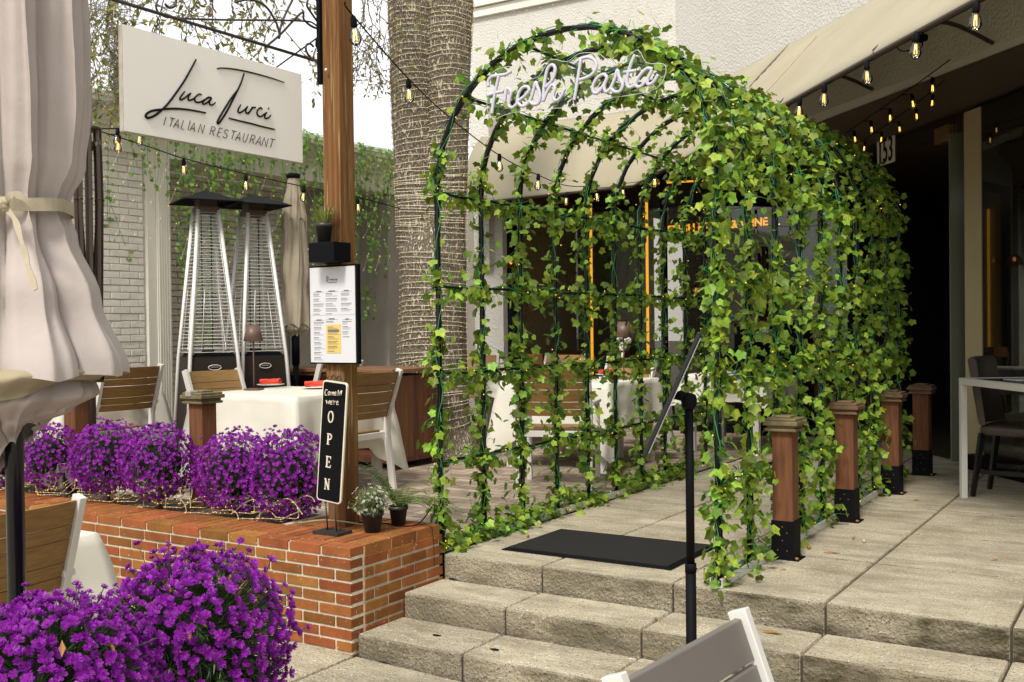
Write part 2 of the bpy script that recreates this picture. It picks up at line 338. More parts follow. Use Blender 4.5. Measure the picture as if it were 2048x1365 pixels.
M['petal'] = mat('purple_petal', (.27, .011, .335), .5, (.165, .005, .225), 30, island=.30, trans=.22)
M['petal2'] = mat('purple_stamen', (.38, .024, .48), .5, island=.2, trans=.25)
M['blade'] = mat('bush_leaf', (.055, .11, .022), .5, (.03, .06, .014), 18, island=.45, trans=.1)
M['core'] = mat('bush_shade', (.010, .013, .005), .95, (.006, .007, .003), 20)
M['wicker'] = mat('wicker', (.03, .022, .018), .6)
M['rope'] = mat('clear_rope_light', (.42, .37, .26), .35, trans=.3)
M['treerope'] = mat('tree_rope_light', (.72, .66, .52), .3)
M['bead'] = emis('warm_diode', (1, .50, .06), 1.7)
M['beadpale'] = emis('pale_diode', (1, .70, .26), 1.15)
M['net'] = mat('net_cable', (.60, .57, .46), .5)
M['filament'] = emis('filament', (1, .50, .09), 3.2)
M['bulb'] = glassmat('bulb_glass', (.95, .93, .88), (1, 1, 1), .05)
M['acrylic'] = glassmat('clear_acrylic', (.96, .97, .97), (1, 1, 1), .0, 1.3)
M['window'] = glassmat('window_glass', (.42, .39, .33), (.9, .95, .85), .035, 1.5)
M['neon'] = emis('amber_neon', (1, .47, .035), 1.7)
M['neonsign'] = mat('neon_tube_off', (.52, .50, .59), .25, spec=.5)
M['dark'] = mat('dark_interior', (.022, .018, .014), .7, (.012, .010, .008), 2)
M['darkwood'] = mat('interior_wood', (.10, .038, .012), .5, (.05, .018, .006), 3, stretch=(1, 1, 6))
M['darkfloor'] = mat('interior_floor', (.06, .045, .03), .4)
M['leather'] = mat('brown_leather', (.075, .058, .042), .38, (.055, .043, .03), 14, bump=.15, bscale=60)
M['rubber'] = mat('rubber_mat', (.018, .017, .017), .95, (.030, .028, .026), 160, bump=.6, bscale=220, bdist=.004, spec=.1)
M['bentwood'] = mat('bentwood', (.36, .15, .04), .4, (.24, .09, .025), 5)
M['outlet'] = mat('outlet_plastic', (.48, .45, .36), .5, (.40, .37, .29), 9)
M['deadleaf'] = mat('dry_leaf', (.42, .20, .05), .7, (.24, .10, .03), 30)
M['flowerwhite'] = mat('white_flower', (.72, .70, .60), .6)
M['fern'] = mat('fern_leaf', (.14, .20, .04), .5, (.09, .14, .03), 10, island=.3, trans=.25)
M['palegreen'] = mat('shrub_leaf', (.20, .25, .09), .5, (.12, .17, .05), 12, island=.35, trans=.2)
M['yellowgreen'] = mat('yucca_blade', (.24, .27, .05), .5, (.12, .15, .03), 12, island=.35)
M['pinkglow'] = emis('rattan_glow', (1, .40, .10), 1.5)
M['tan'] = mat('beige_reflection', (.50, .42, .25), .35)
# ================================================================ ground, pavement, steps
def gz(x): return -.346 - .026 * (max(-9, min(2.5, x)) + 3.3)
g = MB(); g.add([(-120, -120, -.62), (120, -120, -.62), (120, 120, -.62), (-120, 120, -.62)], [(0, 1, 2, 3)])
struct(g, 'road', mat('asphalt', (.05, .05, .05), .9, (.08, .078, .07), 3, bump=.4, bscale=80))
def slab(mb, x0, x1, y0, y1, zt, zb, gap=.004, tilt=None):
    j = rnd.uniform(-.0018, .0018)
    z = (lambda x: tilt(x) + j) if tilt else (lambda x: zt + j)
    a, b, c, d = x0 + gap, x1 - gap, y0 + gap, y1 - gap
    mb.hexa([(a, c, zb), (b, c, zb), (b, d, zb), (a, d, zb)], [(a, c, z(a)), (b, c, z(b)), (b, d, z(b)), (a, d, z(a))])
xs = [-3.31, -2.70, -1.99, -1.28, -.55, .18, .9, 1.63, 2.4, 3.2]
s1 = MB()
ys = [4.52, 5.40, 6.26, 7.13, 8.0, 8.87, 9.74, 10.6, 11.5]
for i in range(len(xs) - 1):
    for j in range(len(ys) - 1):
        slab(s1, xs[i], xs[i + 1], ys[j], ys[j + 1], 0, -.36 if j == 0 else -.2, gap=.0055)
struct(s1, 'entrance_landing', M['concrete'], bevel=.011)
s2 = MB()
for (ya, yb, zt, off) in ((4.174, 4.516, -.1276, 0), (3.815, 4.17, -.25, 0.0)):
    for i in range(len(xs) - 1):
        slab(s2, xs[i] + off, xs[i + 1] + off, ya, yb, zt, -.6, gap=.0045)
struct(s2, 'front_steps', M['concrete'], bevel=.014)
jb = MB(); jb.bb((-3.3, 4.54, -.5), (3.1, 11.4, -.035)); jb.bb((-3.3, 4.19, -.5), (3.1, 4.5, -.15)); jb.bb((-3.3, 3.83, -.5), (3.1, 4.15, -.27))
struct(jb, 'joint_dirt', mat('joint_dirt', (.05, .04, .028), 1.0))
s3 = MB()
px_ = [-12, -10.4, -9, -7.6, -6.2, -4.75, -3.3, -1.85, -.4, 1.05, 2.5, 4, 6]; py_ = [-6, -4.2, -2.8, -1.4, 0, 1.35, 2.6, 3.80]
for i in range(len(px_) - 1):
    for j in range(len(py_) - 1):
        slab(s3, px_[i], px_[i + 1], py_[j], py_[j + 1], 0, -.60, gap=.007, tilt=gz)
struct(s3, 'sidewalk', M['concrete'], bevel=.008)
s4 = MB(); s4.add([(-12, 4.4, .0), (-3.322, 4.4, .0), (-3.322, 11.2, .0), (-12, 11.2, .0)], [(0, 1, 2, 3)])
s4.add([(-3.318, 4.5, -.3), (-3.318, 4.4, -.3), (-3.318, 4.4, 0), (-3.318, 4.5, 0)], [(0, 1, 2, 3)])
struct(s4, 'patio', M['pavers'])

# ================================================================ brick courses
def bricks(mb, o, du, dn, length, z_top, courses, ch, bl, thick, mort=.0085, shift=0, jit=.0016, lo=None):
    """face starts at o, runs along du, faces dn"""
    o = Vector(o); du = Vector(du); dn = Vector(dn)
    for i in range(courses):
        z1 = z_top - i * ch; z0 = z1 - ch + mort
        u = -((i % 2) * bl / 2 + shift)
        while u < length:
            a = max(u, 0) + mort / 2; b = min(u + bl, length) - mort / 2; u += bl
            if b - a < .02: continue
            j = rnd.uniform(-jit, jit); jz = rnd.uniform(-jit, jit) * .5
            f = dn * j; t = -dn * thick
            p = [o + du * a + f, o + du * b + f, o + du * b + t, o + du * a + t]
            mb.hexa([(q.x, q.y, z0 + jz) for q in p], [(q.x, q.y, z1 + jz) for q in p])
planter = thing('brick_planter', 'low orange brick planter wall beside the concrete steps, filled with mulch', 'planter', (-3.31, 3.79, -.35))
b1 = MB()
bricks(b1, (-3.31, 3.79, 0), (-1, 0, 0), (0, -1, 0), 8.6, .161 - .0565, 9, .0565, .214, .09, mort=.0125)
bricks(b1, (-3.31, 3.884, 0), (0, 1, 0), (1, 0, 0), .645, .161 - .0565, 9, .0565, .214, .09, shift=.03, mort=.0125)
bricks(b1, (-3.31, 3.79, 0), (-1, 0, 0), (0, -1, 0), 8.6, .161, 1, .0565, .214, .098, shift=.02, mort=.0125)
# coping: header bricks behind the front row, and the broad end pad
x = -3.31
while x > -11.8:
    for (ya, yb) in (((3.895, 4.098),) if x < -4.02 else ((3.895, 4.098), (4.103, 4.306), (4.311, 4.505))):
        z = .161 + rnd.uniform(-.0015, .0012); xx = x
        b1.bb((xx - .0035, ya, .085), (xx - .062, yb - .002, z))
    x -= .0655
part(b1, 'brick_facing', M['brick'], planter, bevel=.0022)
b2 = MB(); b2.bb((-11.9, 3.7965, -.6), (-3.3165, 3.93, .152)); b2.bb((-4.1, 3.93, -.6), (-3.3165, 4.500, .152)); b2.bb((-11.9, 4.46, -.05), (-4.1, 4.56, .150)); b2.bb((-11.9, 3.93, .03), (-4.1, 4.09, .152))
part(b2, 'mortar_bed', M['mortar'], planter)
b3 = MB(); rows = []
for i in range(9):
    y = 4.08 + i * .05; rows.append([(-11.8 + k * .045, y, .135 + .018 * noise.noise(Vector((k * .35, i * .9, 0))) + .008 * noise.noise(Vector((k * 1.3, i * 2.1, 4)))) for k in range(173)])
b3.grid(rows); mulch = part(b3, 'mulch_bed', M['soil'], planter)
db = MB()
for i in range(420):
    x = rnd.uniform(-7.6, -4.1); y = rnd.uniform(4.08, 4.46); z = .142 + rnd.uniform(0, .02); a = rnd.uniform(0, 6.28); s = rnd.uniform(.008, .024)
    u = Vector((math.cos(a), math.sin(a), rnd.uniform(-.3, .3))) * s; v = Vector((-math.sin(a), math.cos(a), rnd.uniform(-.3, .3))) * s * rnd.uniform(.3, .6); c = Vector((x, y, z))
    db.add([c - u, c + v + Vector((0, 0, .004)), c + u, c - v], [(0, 1, 2, 3)])
o = part(db, 'leaf_litter', mat('litter', (.30, .18, .08), .9, (.16, .09, .04), 40, island=.6), planter); o['kind'] = 'stuff'

# ================================================================ white brick building on the left
XW = -8.0
lb = thing('white_brick_building', 'cream painted brick building with a moulded cornice behind the heaters', 'building', (XW, 6, 0))
w1 = MB(); bricks(w1, (XW, 2.0, 0), (0, 1, 0), (1, 0, 0), 4.36, 2.83, 45, .0637, .20, .03, mort=.009, jit=.004)
part(w1, 'brick_wall', M['whitebrick'], lb, bevel=.004)
w2 = MB(); w2.bb((XW - .5, -4, -.05), (XW - .009, 6.66, 2.9)); w2.bb((XW - .9, 6.66, -.05), (XW - .66, 11.2, 2.9)); part(w2, 'wall_backing', M['whitemortar'], lb)
w3 = MB(); w3.bb((XW - .02, 6.38, 0), (XW + .03, 6.47, 2.83)); w3.bb((XW - .02, 6.475, 0), (XW + .045, 6.63, 2.83))
for k in range(5): w3.bb((XW, 6.49 + k * .028, .1), (XW + .052, 6.503 + k * .028, 2.78))
part(w3, 'pilaster', M['trim'], lb)
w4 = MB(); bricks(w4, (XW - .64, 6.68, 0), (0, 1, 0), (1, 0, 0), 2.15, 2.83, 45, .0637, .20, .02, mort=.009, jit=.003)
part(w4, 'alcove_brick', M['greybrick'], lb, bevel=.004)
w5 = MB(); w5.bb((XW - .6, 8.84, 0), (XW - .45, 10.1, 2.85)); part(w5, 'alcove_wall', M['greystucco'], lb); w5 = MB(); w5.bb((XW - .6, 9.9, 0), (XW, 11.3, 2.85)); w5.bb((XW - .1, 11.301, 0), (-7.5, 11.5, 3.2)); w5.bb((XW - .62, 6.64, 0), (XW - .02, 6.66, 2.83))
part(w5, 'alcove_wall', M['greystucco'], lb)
# beam and cornice: profile swept along y
prof = [(-.6, 2.83), (.03, 2.83), (.03, 2.865), (.0, 2.868), (.0, 3.04), (.035, 3.045), (.045, 3.075), (.07, 3.085), (.13, 3.16), (.15, 3.20), (.20, 3.205), (.20, 3.245), (.215, 3.25), (.215, 3.29), (-.6, 3.30)]
cm = MB(); rows = [[(XW + a, y, z) for a, z in prof] for y in (-4, 11.31)]; cm.grid(rows, smooth=False)
cm.add([(XW + a, 11.31, z) for a, z in prof], [tuple(range(len(prof)))]); part(cm, 'cornice', M['trim'], lb)

# ================================================================ restaurant building on the right
YB = 11.08; ZT = 3.70
Bp = Vector((-4.76, YB, 0)); dC = Vector((.726, -.688, 0)); nC = Vector((-.688, -.726, 0))
rb = thing('restaurant_building', 'cream stucco restaurant with a long canvas awning and dark glass entrance', 'building', (-4.76, YB, 0))
u1 = MB(); End = Bp + dC * 9.5
u1.hexa([(-7.55, YB, 3.0), (-4.76, YB, 3.0), (-4.6, YB + .25, 3.0), (-7.55, YB + .25, 3.0)], [(-7.55, YB, 7.5), (-4.76, YB, 7.5), (-4.6, YB + .25, 7.5), (-7.55, YB + .25, 7.5)])
q = [Bp, End, End - nC * .25, Vector((-4.6, YB + .25, 0))]
u1.hexa([(p.x, p.y, 3.0) for p in q], [(p.x, p.y, 7.5) for p in q])
u1.bb((-7.55, YB + .0, 0), (-7.12, YB + .45, 3.0)); u1.bb((-7.55, YB + .25, 3.0), (-7.3, 16, 7.5)); u1.bb((-7.55, YB + .45, 0), (-7.3, 16, 3.0))
u1.bb((-7.47, YB - .18, 3.48), (-7.19, YB - .005, 3.95)); u1.bb((-7.44, YB - .12, 2.0), (-7.24, YB - .003, 3.47))
part(u1, 'stucco_wall', M['stucco'], rb)
u2 = MB(); u2.bb((-7.62, YB - .05, 5.13), (-4.76, YB - .002, 5.24)); u2.bb((-7.66, YB - .09, 5.25), (-4.76, YB - .002, 5.33)); u2.bb((-7.6, YB - .03, 6.2), (-4.76, YB - .002, 6.3))
part(u2, 'moulding', M['trim'], rb)
# awning: sag profile between the wall line and the outer rail
rail = [Vector(p) for p in ((-7.30, 10.42, 2.73), (-6.76, 10.40, 2.73), (-4.90, 10.23, 2.73), (-3.88, 9.02, 2.73), (-2.29, 7.14, 2.73), (-1.42, 6.09, 2.73), (-.62, 5.14, 2.73), (.55, 3.78, 2.73))]
wl = [Vector((-7.30, YB - .02, ZT)), Vector((-6.76, YB - .02, ZT)), Vector((-4.76, YB - .02, ZT))] + [Vector((-4.76, YB, ZT)) + dC * t + nC * .02 for t in (1.5, 3.85, 5.2, 6.4, 8.2)]
wl[2] = Vector((-4.78, YB - .03, ZT))
aw = MB(); rows = []
for k in range(15):
    t = k / 14; row = []
    for i in range(len(wl)):
        p = wl[i].lerp(rail[i], t); bul = math.sin(math.pi * t) * .05
        if i == 0: bul = math.sin(math.pi * t) * .10
        elif i == 1: bul = math.sin(math.pi * t) * .07
        out = (rail[i] - wl[i]); out.z = 0; out.normalize()
        p = p + Vector((out.x * bul, out.y * bul, bul * .9)); row.append(p)
    rows.append(row)
low = [p + Vector((0, 0, -.045)) for p in rail]; rows.append(low); aw.grid(rows, smooth=True)
aw.add([rows[k][0] for k in range(16)] + [Vector((-7.30, YB - .02, 2.70))], [tuple(range(17))])
awo = part(aw, 'awning', M['awning'], rb, solid=.006)
from mathutils.bvhtree import BVHTree
bvh = BVHTree.FromPolygons([Vector(v) for v in aw.v], aw.f)
def on_awning(px, py, off=.012):
    d = ray(px, py); h = bvh.ray_cast(CAM, d.normalized())
    if h[0] is None: return None, None
    n_ = h[1] if h[1].dot(d) < 0 else -h[1]; return h[0] + n_ * off, n_
stn = MB(); a0 = rows[4][4].lerp(rows[4][3], .55); a1 = rows[11][4].lerp(rows[11][3], .95)
sw = [on_awning(1584 + (1500 - 1584) * i / 12, 85 + (176 - 85) * i / 12) for i in range(13)]; sw = [q for q in sw if q[0] is not None]; pts = [q[0] for q in sw]
vs = []
for i, p in enumerate(pts):
    ww = .028 * math.sin(math.pi * (i + .5) / 13) ** .7 * rnd.uniform(.6, 1.2); vs += [p - dC * ww, p + dC * ww]
stn.add(vs, [(2 * i, 2 * i + 1, 2 * i + 3, 2 * i + 2) for i in range(len(pts) - 1)]); sm_ = MB(); sw = [on_awning(1634 - 9 * i, 75 + 10 * i, .009)[0] for i in range(12)]; sw = [q for q in sw if q is not None]; sm_.tube(sw, .004, 4); part(sm_, 'seam', mat('seam', (.50, .40, .18), .8), awo)
part(stn, 'soot_streak', mat('soot', (.20, .17, .13), .9, (.09, .08, .065), 20), awo)
af = MB(); af.tube([p + Vector((0, 0, -.03)) for p in rail], .018, 8)
for i in (3, 4, 5, 6):
    for (s, e) in ((rail[i] + Vector((0, 0, -.02)), wl[i] + Vector((0, 0, -.62))),):
        e = Vector((e.x, e.y, 3.02)); mid = s.lerp(e, .5) + Vector((0, 0, .16)); af.tube(spline([s, mid, e], 6), .014, 6)
        af.tube([s + Vector((0, 0, .02)), wl[i] - nC * .0 + Vector((0, 0, -.03))], .012, 6)
part(af, 'awning_frame', M['bronze'], rb)
# recessed ground floor: soffit, floor-to-ceiling glass, room behind
Gd = Vector((-.62, .785, 0)).normalized(); G0 = Vector((-1.35, 9.3, 0)); nG = Vector((-Gd.y, Gd.x, 0)); nG = -nG if nG.y > 0 else nG
Gb = G0 + Gd * ((YB - 9.3) / Gd.y)
so_ = MB(); so_.add([(-7.3, YB + .24, 2.995), (-4.6, YB + .24, 2.995), (End.x, End.y, 2.995), (4.5, 4.0, 2.995), (4.5, 18, 2.995), (-7.3, 18, 2.995)], [(5, 4, 3, 2, 1, 0)])
part(so_, 'soffit', mat('soffit_brown', (.085, .06, .04), .6), rb)
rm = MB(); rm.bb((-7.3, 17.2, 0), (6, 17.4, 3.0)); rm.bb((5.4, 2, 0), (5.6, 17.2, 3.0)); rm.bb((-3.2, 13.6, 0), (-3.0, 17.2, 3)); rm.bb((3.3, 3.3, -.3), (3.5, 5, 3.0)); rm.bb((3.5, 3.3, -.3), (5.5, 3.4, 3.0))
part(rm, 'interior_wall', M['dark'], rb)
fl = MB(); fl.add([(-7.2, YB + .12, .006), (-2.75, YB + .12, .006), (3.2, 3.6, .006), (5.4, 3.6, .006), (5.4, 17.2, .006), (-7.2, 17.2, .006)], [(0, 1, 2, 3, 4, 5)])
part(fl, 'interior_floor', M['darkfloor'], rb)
def pane(a, b, z0, z1, name='glass_pane', m='window', th=.012):
    a = Vector(a); b = Vector(b); d = (b - a).normalized(); n = Vector((-d.y, d.x, 0)) * th / 2; mb = MB()
    mb.add([(a.x, a.y, z0), (b.x, b.y, z0), (b.x, b.y, z1), (a.x, a.y, z1)], [(0, 1, 2, 3)])
    return part(mb, name, M[m], rb)
wy = YB + .14
wf = MB()
for (xa, xb) in ((-7.12, -7.02), (-5.02, -4.97), (-2.90, -2.80)): wf.bb((xa, wy - .04, 0), (xb, wy + .05, 3.0))
wf.bb((-7.02, wy - .04, 2.9), (-2.9, wy + .05, 2.99)); wf.bb((-7.02, wy - .04, .0), (-2.9, wy + .05, .10))
part(wf, 'window_frame', M['black'], rb)
pane((-7.02, wy), (-5.02, wy), .1, 2.9); pane((-4.97, wy), (-2.9, wy), .1, 2.9)
def gp(px_, y=500):           # where a sight line meets the entrance glass plane
    p = onp(px_, y, G0, nG); return Vector((p.x, p.y, 0))
P1, P2, P3, P4 = gp(1700), gp(1912), gp(1931), gp(1964)
pane(Gb, P1, .02, 2.95); pane(P4, P4 - Gd * 4.6, .10, 2.95)
hd = MB(); z_h = onp(1800, 310, G0, nG).z
pane(P1, P2, z_h, 2.95, 'transom_glass')
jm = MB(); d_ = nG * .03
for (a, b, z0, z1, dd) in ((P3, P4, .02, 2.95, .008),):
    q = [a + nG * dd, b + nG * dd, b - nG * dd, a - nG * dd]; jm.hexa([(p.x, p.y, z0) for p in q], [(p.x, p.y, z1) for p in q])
part(jm, 'reflection_strip', M['tan'], rb)  # beige panel stands in for a reflection in the glass, not a real jamb
je = MB(); q = [P2 + nG * .06, P2 - Gd * .02 + nG * .06, P2 - Gd * .02 - nG * .5, P2 - nG * .5]; je.hexa([(p.x, p.y, .02) for p in q], [(p.x, p.y, z_h + .02) for p in q])
part(je, 'glass_door', mat('door_edge', (.16, .17, .12), .15), rb)
pf = MB(); q = [P2 + Gd * .02 + nG * .05, P2 + Gd * .26 + nG * .05, P2 + Gd * .26 - nG * .03, P2 + Gd * .02 - nG * .03]; pf.hexa([(p.x, p.y, z_h - .04) for p in q], [(p.x, p.y, z_h + .10) for p in q])
part(pf, 'patch_fitting', mat('brushed_brass', (.30, .20, .11), .35, metallic=.7), rb)
pl = MB(); a = P4 + Gd * .1; b = P4 - Gd * 4.6; q = [a + nG * .12, b + nG * .12, b - nG * .02, a - nG * .02]; pl.hexa([(p.x, p.y, 0.004) for p in q], [(p.x, p.y, .12) for p in q]); part(pl, 'glass_plinth', M['black'], rb)
mu = MB(); mu.tube([P4 - Gd * 1.4 + Vector((0, 0, .1)), P4 - Gd * 1.4 + Vector((0, 0, 2.95))], .02, 4); part(mu, 'glazing_bar', M['black'], rb)
# house number on the transom glass
n0 = onp(1757, 305, G0, nG) + nG * .015; n1 = onp(1792, 295, G0, nG) + nG * .015
nx = (n1 - n0); nx.z = 0; wid = nx.length; nx.normalize(); hgt = .25; cn_ = n0.lerp(n1, .5)
nb = MB(); q = [cn_ - nx * wid / 2, cn_ + nx * wid / 2]; zc = onp(1775, 303, G0, nG).z
nb.hexa([(q[0].x, q[0].y, zc - hgt / 2), (q[1].x, q[1].y, zc - hgt / 2), (q[1].x - nG.x * .008, q[1].y - nG.y * .008, zc - hgt / 2), (q[0].x - nG.x * .008, q[0].y - nG.y * .008, zc - hgt / 2)],
        [(q[0].x, q[0].y, zc + hgt / 2), (q[1].x, q[1].y, zc + hgt / 2), (q[1].x - nG.x * .008, q[1].y - nG.y * .008, zc + hgt / 2), (q[0].x - nG.x * .008, q[0].y - nG.y * .008, zc + hgt / 2)])
num = thing('house_number_plate', 'pale plate reading 153 on the glass above the entrance door', 'number plate', (cn_.x, cn_.y, zc - hgt / 2))
part(nb, 'plate', mat('number_plate', (.85, .83, .72), .4), num)
tm = MB(); Mx = frame((cn_.x + nG.x * .005, cn_.y + nG.y * .005, zc), nx, (0, 0, 1)) @ Matrix.Diagonal((.80, 1.25, 1, 1)); textmesh(tm, '153', wid * .74, Mx, .0015, bold=.002); part(tm, 'digits', M['ink'], num)
# amber neon strips inside the window and the lit sign
for i, px_n in enumerate((1043, 1183, 1295)):
    p = ony(px_n, 600, 11.45); nn = MB(); nn.tube([(p.x, 11.45, .55), (p.x, 11.45, 2.72)], .018, 8)
    o = nn.build('neon_strip', M['neon'], None)
    tag(o, ['vertical amber neon strip nearest the pale window pier', 'middle vertical amber neon strip in the restaurant window', 'rightmost vertical amber neon strip in the restaurant window'][i], 'neon strip', 'amber neon strips in the window')
nn = MB(); a = ony(1300, 368, 11.45); b = ony(1412, 361, 11.45); nn.tube([a, b], .012, 6); tag(nn.build('neon_strip', M['neon'], None), 'thin horizontal amber neon strip high in the window', 'neon strip', 'amber neon strips in the window')
tx = MB(); a = ony(1335, 461, 11.9); textmesh(tx, 'FRESH PASTA & WINE', .13, frame(a + Vector((0, 0, 0)), (1, 0, .02), (0, 0, 1)), .004, 'LEFT', .004)
sgn = thing('neon_words', 'glowing amber words hanging inside the restaurant window', 'neon sign', (a.x, 11.9, a.z)); part(tx, 'letters', M['neon'], sgn)
bk = MB(); bk.bb((a.x - .1, 11.93, a.z - .14), (a.x + 2.2, 11.94, a.z + .14)); part(bk, 'backing_board', M['dark'], sgn)
# ================================================================ timber posts, sign, menu
def slab_post(mb, c, w_, z0, z1):
    mb.bb((c[0] - w_ / 2, c[1] - w_ / 2, z0), (c[0] + w_ / 2, c[1] + w_ / 2, z1))
pole = thing('timber_pole', 'tall brown timber pole carrying the hanging sign, menu board on its side', 'pole', (-3.755, 4.245, .161))
pm = MB(); slab_post(pm, (-3.755, 4.245), .118, .15, 3.6); part(pm, 'shaft', M['pole'], pole, bevel=.006)
kn = MB()
for (z, y) in ((.62, 0), (.78, .01), (.36, -.01)):
    kn.lathe([(.010, 0), (.006, .003)], (0, 0, 0), 8); kn.v = kn.v[:-16] + [(-3.755 + .05 + a[2] * 0 + .012, 4.245 + y + a[0], z + a[1]) for a in kn.v[-16:]]
def short_post(x, y, z0, h, w_, label, base=True, capmat='postcap', hot=True):
    t = thing('fence_post', label, 'post', (x, y, z0), 0, 'short timber posts')
    m = MB(); slab_post(m, (x, y), w_, z0 + (.0 if not base else .19), z0 + h - .05); part(m, 'shaft', M['post'], t, bevel=.005)
    c = MB(); W = w_ * .5
    for (e, a, b) in ((.028, -.075, -.060), (.020, -.060, -.045), (.036, -.045, -.022), (.026, -.022, -.008), (-.012, -.008, .004)):
        c.bb((x - W - e, y - W - e, z0 + h + a), (x + W + e, y + W + e, z0 + h + b))
    part(c, 'cap', M[capmat], t, bevel=.004)
    if base:
        b = MB(); slab_post(b, (x, y), w_ + .012, z0 + .004, z0 + .20); b.bb((x - W - .03, y - W - .012, z0), (x + W + .03, y + W + .012, z0 + .008))
        bp = part(b, 'base_bracket', M['black'], t, bevel=.002)
        s = MB()
        for (dx, dz) in ((-.03, .05), (.03, .05), (0, .1), (-.03, .14), (.03, .14), (0, .17)): s.bead((x + dx * .8, y - W - .008, z0 + dz), .004)
        for dx in (-1, 1): s.lathe([(.010, 0), (.010, .008), (.004, .012)], (x + dx * (W + .018), y - W + .004, z0 + .008), 6)
        part(s, 'bolts', mat('rusty_bolt', (.28, .12, .05), .8), bp)
    return t
h_ = onx(1563, 832, -1.70 + .0).z
for i, (y, w_, px_, py_) in enumerate(((5.30, .105, 1563, 832), (6.49, .11, 1690, 803), (7.70, .115, 1771, 781), (8.75, .12, 1836, 768))):
    top = ony(px_, py_, y).z
    short_post(-1.695, y, 0, top + .0, w_, ['cedar post nearest the steps, beside the ivy arch mouth', 'second cedar post from the steps along the ivy arch', 'third cedar post from the steps along the ivy arch', 'cedar post farthest from the steps, beside the dark doorway'][i], True, 'capgreen' if i == 0 else 'postcap')
t = short_post(-4.97, 4.36, .15, ony(405, 782, 4.36).z - .15, .115, 'weathered brown post standing between the purple bushes with a mossy cap', False, 'capgreen')
sl_ = MB(); p = ony(383, 788, 4.29); sl_.box(p, (.05, .06, .035)); part(sl_, 'solar_light', mat('grey_plastic', (.30, .27, .25), .4), t, bevel=.006)
short_post(-6.22, 4.38, .15, .72, .115, 'brown post half hidden behind the hanging umbrella hem', False)

XS = -3.86
sg = thing('hanging_sign', 'white rectangular hanging sign with black restaurant lettering', 'sign', (XS, 3.5, 2.07))
ya, yb, za, zb = 2.965, 4.085, 2.075, 2.535
pa = onx(245, 50, XS); pb = onx(603, 148, XS); pc = onx(603, 325, XS); pd = onx(245, 262, XS)
ya = pa.y; yb = pb.y; zb = (pa.z + pb.z) / 2; za = (pc.z + pd.z) / 2
m_ = MB(); m_.bb((XS - .028, ya, za), (XS, yb, zb)); part(m_, 'board', M['sign'], sg)
m_ = MB(); m_.bb((XS - .027, ya - .0025, za + .001), (XS - .001, ya - .0005, zb - .001)); m_.bb((XS - .027, ya, za - .003), (XS - .001, yb, za - .0005)); part(m_, 'board_edge', M['signedge'], sg)
def zpt(zx, zy, s=6.5, ox=280, oy=100): return onx(ox + zx / s, oy + zy / s, XS + .004)
def ink_strokes(strokes, r, mb, zf, flat=.5, taper=True):
    for st in strokes:
        rr = r
        if isinstance(st[0], (int, float)): rr = st[0]; st = st[1:]
        pts = spline([zf(*p) for p in st], 7); L = len(pts)
        rad = [rr * (.62 + .38 * math.sin(math.pi * min(1, max(0, i / (L - 1)))) ** .5) if taper else rr for i in range(L)]
        mb.tube(pts, rad, 8)
S1 = [[.0055, (730, 125), (650, 275), (560, 430), (400, 655), (290, 778), (190, 855), (110, 885), (75, 865), (95, 825), (170, 790), (290, 775), (450, 765), (640, 780), (855, 820)],
      [(585, 540), (545, 590), (520, 632), (538, 650), (580, 628), (630, 585), (665, 562)], [(665, 562), (635, 605), (628, 645), (655, 655), (700, 635), (735, 600), (775, 575), (803, 590)],
      [(775, 575), (735, 600), (708, 645), (740, 682), (800, 672), (850, 645), (900, 618), (930, 622)], [(932, 630), (895, 615), (850, 645), (815, 690), (835, 706), (885, 680), (928, 632), (903, 680), (915, 715), (950, 712), (982, 685)],
      [.0036, (1000, 247), (1060, 238), (1200, 248), (1380, 280), (1560, 325), (1720, 372), (1877, 425)],
      [.0050, (1355, 305), (1310, 440), (1240, 585), (1130, 800), (1050, 925), (1015, 960), (1012, 925), (1080, 800), (1180, 640), (1240, 560), (1290, 490)],
      [(1312, 712), (1275, 785), (1290, 818), (1340, 795), (1402, 735)], [(1402, 735), (1375, 790), (1390, 825), (1425, 805), (1462, 742)], [(1462, 742), (1435, 795), (1408, 836)], [(1435, 795), (1462, 762), (1485, 748), (1505, 755)],
      [(1590, 778), (1570, 752), (1530, 785), (1525, 840), (1570, 868), (1625, 830), (1650, 812)], [(1652, 812), (1622, 860), (1635, 892), (1675, 880), (1702, 848)], [(1678, 752), (1665, 778)],
      [.0042, (1155, 888), (1300, 925), (1450, 960), (1600, 1000), (1755, 1035)]]
m_ = MB(); ink_strokes(S1, .0042, m_, zpt); part(m_, 'script_lettering', M['ink'], sg)
LET = {'I': [[(.5, 0), (.5, 1)]], 'T': [[(0, 1), (1, 1)], [(.5, 0), (.5, 1)]], 'A': [[(0, 0), (.5, 1), (1, 0)], [(.18, .33), (.82, .33)]], 'L': [[(.1, 1), (.1, 0), (.85, 0)]],
       'N': [[(.05, 0), (.05, 1), (.95, 0), (.95, 1)]], 'R': [[(.1, 0), (.1, 1), (.6, 1), (.85, .88), (.85, .65), (.6, .5), (.1, .5)], [(.5, .5), (.9, 0)]], 'E': [[(.85, 1), (.1, 1), (.1, 0), (.85, 0)], [(.1, .52), (.75, .52)]],
       'S': [[(.88, .85), (.6, 1), (.25, .95), (.1, .75), (.3, .55), (.7, .45), (.9, .25), (.7, .03), (.3, 0), (.08, .15)]], 'U': [[(.1, 1), (.1, .3), (.3, .02), (.7, .02), (.9, .3), (.9, 1)]],
       'O': [[(.5, 0), (.15, .15), (.05, .5), (.15, .85), (.5, 1), (.85, .85), (.95, .5), (.85, .15), (.5, 0)]], 'P': [[(.15, 0), (.15, 1), (.65, 1), (.9, .85), (.9, .65), (.65, .5), (.15, .5)]]}
m_ = MB()
